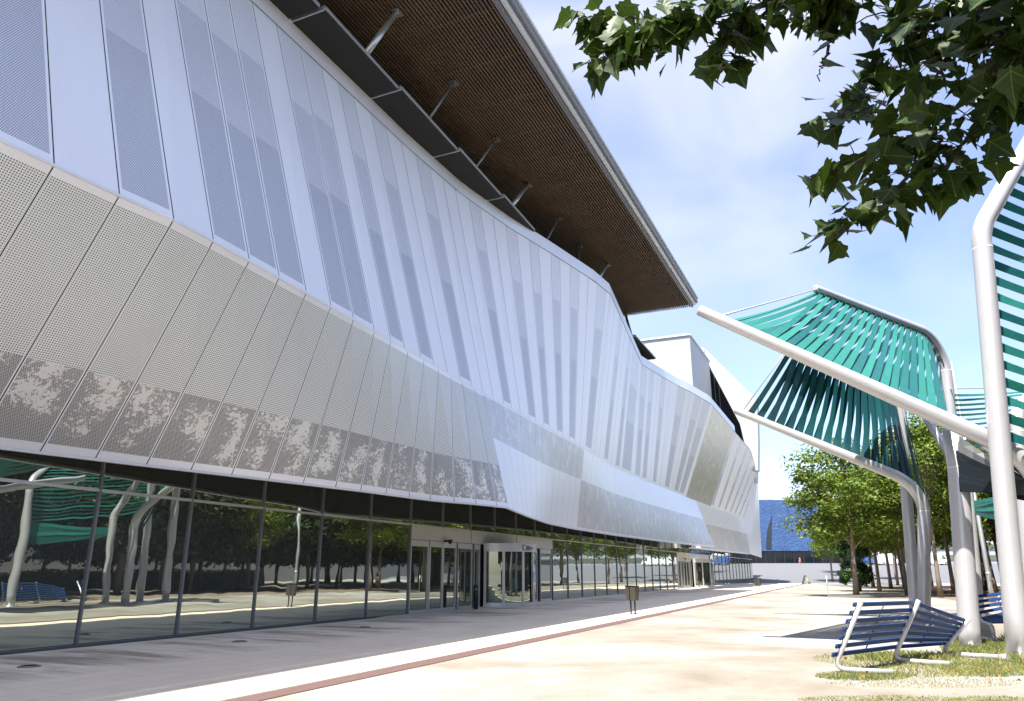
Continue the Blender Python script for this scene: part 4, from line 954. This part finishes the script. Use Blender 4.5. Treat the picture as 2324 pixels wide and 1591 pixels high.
gw = empty('boundary_wall', W(0, 78, 0), 'long pale concrete boundary wall behind the grove', 'wall')
m = MB(); m.box(W(90, 80, 2.6), (320, .4, 5.2), axes=ax); m.build('panel', simple('pale_concrete', (.26, .255, .24), .9, 0, .12, .4), gw); m = MB(); m.box(W(90, 80, 5.27), (320.2, .6, .14), axes=ax); m.build('coping', M['concrete'], gw)
# vehicles
M['vanwhite'] = simple('van_white_paint', (.78, .78, .78), .25, 0, .03); M['vanblue'] = simple('van_blue_paint', (.05, .12, .30), .25, 0, .05); M['tyre'] = simple('tyre_rubber', (.02, .02, .02), .85); M['red'] = simple('red_paint', (.55, .06, .04), .5)
def van(x, y, paint, label, L=5.4, H=2.5, stripe=False):
    z = gz(y); e = empty('van', (x, y, z), label, 'van', 'vans parked behind the trees'); p = Vector((x, y, z)); Wd = 2.0
    m = MB(); prof = [(-L/2, .35), (L/2, .35), (L/2, .95), (L/2-.35, 1.15), (L/2-1.15, H-.35), (L/2-1.6, H), (-L/2+.08, H), (-L/2, H-.2)]
    m.prism([p+Vector((a, -Wd/2, b)) for a, b in prof], (0, Wd, 0)); m.build('body', paint, e, .06)
    m = MB(); m.prism([p+Vector((a, -Wd/2-.01, b)) for a, b in ((L/2-1.75, 1.3), (L/2-.75, 1.3), (L/2-1.25, H-.45), (L/2-1.75, H-.4))], (0, .02, 0)); m.build('side_window', M['glassdoor'], e)
    for a in (-L/2+.95, L/2-.95):
        for b in (-Wd/2-.02, Wd/2-.2):
            m = MB(); m.tube([p+Vector((a, b, .34)), p+Vector((a, b+.22, .34))], .34, 18); w_ = m.build('wheel', M['tyre'], e)
            m = MB(); m.tube([p+Vector((a, b-.01, .34)), p+Vector((a, b+.23, .34))], .19, 14); m.build('rim', M['galv'], w_)
    if stripe:
        m = MB(); m.box(p+Vector((-.6, -Wd/2-.012, 1.7)), (L-2.4, .015, .18)); m.build('stripe', M['red'], e)
q = at(2017, 1272, 176); van(q.x, 176, M['vanwhite'], 'white delivery van parked far off, glimpsed between the trunks')
q = at(1967, 1272, 178); van(q.x, 178, M['vanblue'], 'dark blue van parked far off just left of the white delivery van', 4.8, 2.3)
q = at(1992, 1272, 182); van(q.x, 184, M['vanwhite'], 'white van with a red stripe parked between the other two vans', 5.0, 2.7, True)
q = at(2122, 1272, 176); van(q.x, 176, M['vanwhite'], 'white van parked far off to the right, beyond the low beam post', 5.6, 2.6)
# trestle sign
p = ground(1829, 1324); p.z = 0; p.y = 108; p.x = at(1829, 1324, 108).x
tz = empty('folding_sign', p, 'small pale folding A-frame stand at the end of the brown strip', 'sign stand')
m = MB(); 
for s in (-1, 1):
    m2 = MB(); m2.hexa([p+Vector(q) for q in ((s*.5-.04, -.35, 0), (s*.5+.04, -.35, 0), (s*.5+.04, .35, 0), (s*.5-.04, .35, 0), (s*.06-.03, -.3, 1.15), (s*.06+.03, -.3, 1.15), (s*.06+.03, .3, 1.15), (s*.06-.03, .3, 1.15))])
    m2.build('board', M['concrete'] if s < 0 else M['galv'], tz)
# low post and rail near the bushy tree
p = ground(1880, 1358); lf = empty('low_fence', p, 'thin low grey post and rail left of the bushy dark tree', 'fence'); m = MB(); m.tube([p, p+Zv*1.4], .03, 8); m.build('post', M['galv'], lf)
m = MB(); m.bar(p+Zv*.12, p+Vector((3.6, 1.5, .12)), .12, .12); m.build('rail', M['galv'], lf)
# ------------------------------------------------------------------ person in red walking on the esplanade
def skin(name, verts, edges, radii, mat, parent, sub=2):
    me = bpy.data.meshes.new(name); me.from_pydata([tuple(v) for v in verts], edges, []); me.update()
    o = bpy.data.objects.new(name, me); COL.objects.link(o)
    sk_ = o.modifiers.new('skin', 'SKIN'); 
    for k, r in enumerate(radii):
        d = me.skin_vertices[0].data[k]; d.radius = (r, r) if not isinstance(r, tuple) else r
    me.skin_vertices[0].data[0].use_root = True
    ss = o.modifiers.new('sub', 'SUBSURF'); ss.levels = sub; ss.render_levels = sub
    dg = bpy.context.evaluated_depsgraph_get(); nm = bpy.data.meshes.new_from_object(o.evaluated_get(dg)); bpy.data.objects.remove(o)
    nm.materials.clear(); nm.materials.append(mat)
    for pl in nm.polygons: pl.use_smooth = True
    q = bpy.data.objects.new(name, nm); COL.objects.link(q); q.parent = parent; return q
M['skin'] = simple('skin', (.42, .25, .18), .6); M['cloth'] = simple('red_cloth', (.55, .07, .05), .8, 0, .1); M['hair'] = simple('dark_hair', (.03, .02, .015), .7); M['shorts'] = simple('pale_red_cloth', (.60, .22, .16), .8)
Yp = 176.0; pp = at(1815, 1277, Yp); per = empty('person', (pp.x, Yp, gz(Yp)), 'distant person in a red top and light red shorts walking across the esplanade', 'person', None, .5)
V3 = Vector
body_v = [V3((0, 0, .95)), V3((0, 0, 1.2)), V3((0, .01, 1.42)), V3((.03, 0, 1.52)), V3((.05, 0, 1.62)), V3((.06, 0, 1.72)),
          V3((.1, -.09, .9)), V3((.24, -.09, .5)), V3((.16, -.09, .06)), V3((.30, -.10, .03)),
          V3((-.08, .09, .9)), V3((-.14, .09, .48)), V3((-.36, .09, .10)), V3((-.24, .09, .03)),
          V3((0, -.19, 1.40)), V3((-.10, -.23, 1.14)), V3((.06, -.24, .92)), V3((.12, -.23, .84)),
          V3((0, .19, 1.40)), V3((.10, .23, 1.14)), V3((.28, .22, 1.0)), V3((.35, .21, .97))]
ed = [(0, 1), (1, 2), (2, 3), (3, 4), (4, 5), (0, 6), (6, 7), (7, 8), (8, 9), (0, 10), (10, 11), (11, 12), (12, 13), (2, 14), (14, 15), (15, 16), (16, 17), (2, 18), (18, 19), (19, 20), (20, 21)]
ra = [.14, .13, .13, .055, .09, .085, .095, .065, .045, .04, .095, .065, .045, .04, .06, .048, .035, .03, .06, .048, .035, .03]
skin('body', body_v, ed, ra, M['skin'], per)
tv = [V3((0, 0, .92)), V3((0, 0, 1.2)), V3((0, .01, 1.40)), V3((0, -.2, 1.39)), V3((-.06, -.23, 1.22)), V3((0, .2, 1.39)), V3((.06, .23, 1.22))]
skin('shirt', tv, [(0, 1), (1, 2), (2, 3), (3, 4), (2, 5), (5, 6)], [.165, .155, .15, .08, .07, .08, .07], M['cloth'], per)
skin('shorts', [V3((0, 0, .95)), V3((.1, -.09, .88)), V3((.2, -.09, .62)), V3((-.08, .09, .88)), V3((-.12, .09, .62))], [(0, 1), (1, 2), (0, 3), (3, 4)], [.16, .12, .1, .12, .1], M['shorts'], per)
skin('hair', [V3((.03, 0, 1.66)), V3((.04, 0, 1.75))], [(0, 1)], [.1, .085], M['hair'], per)
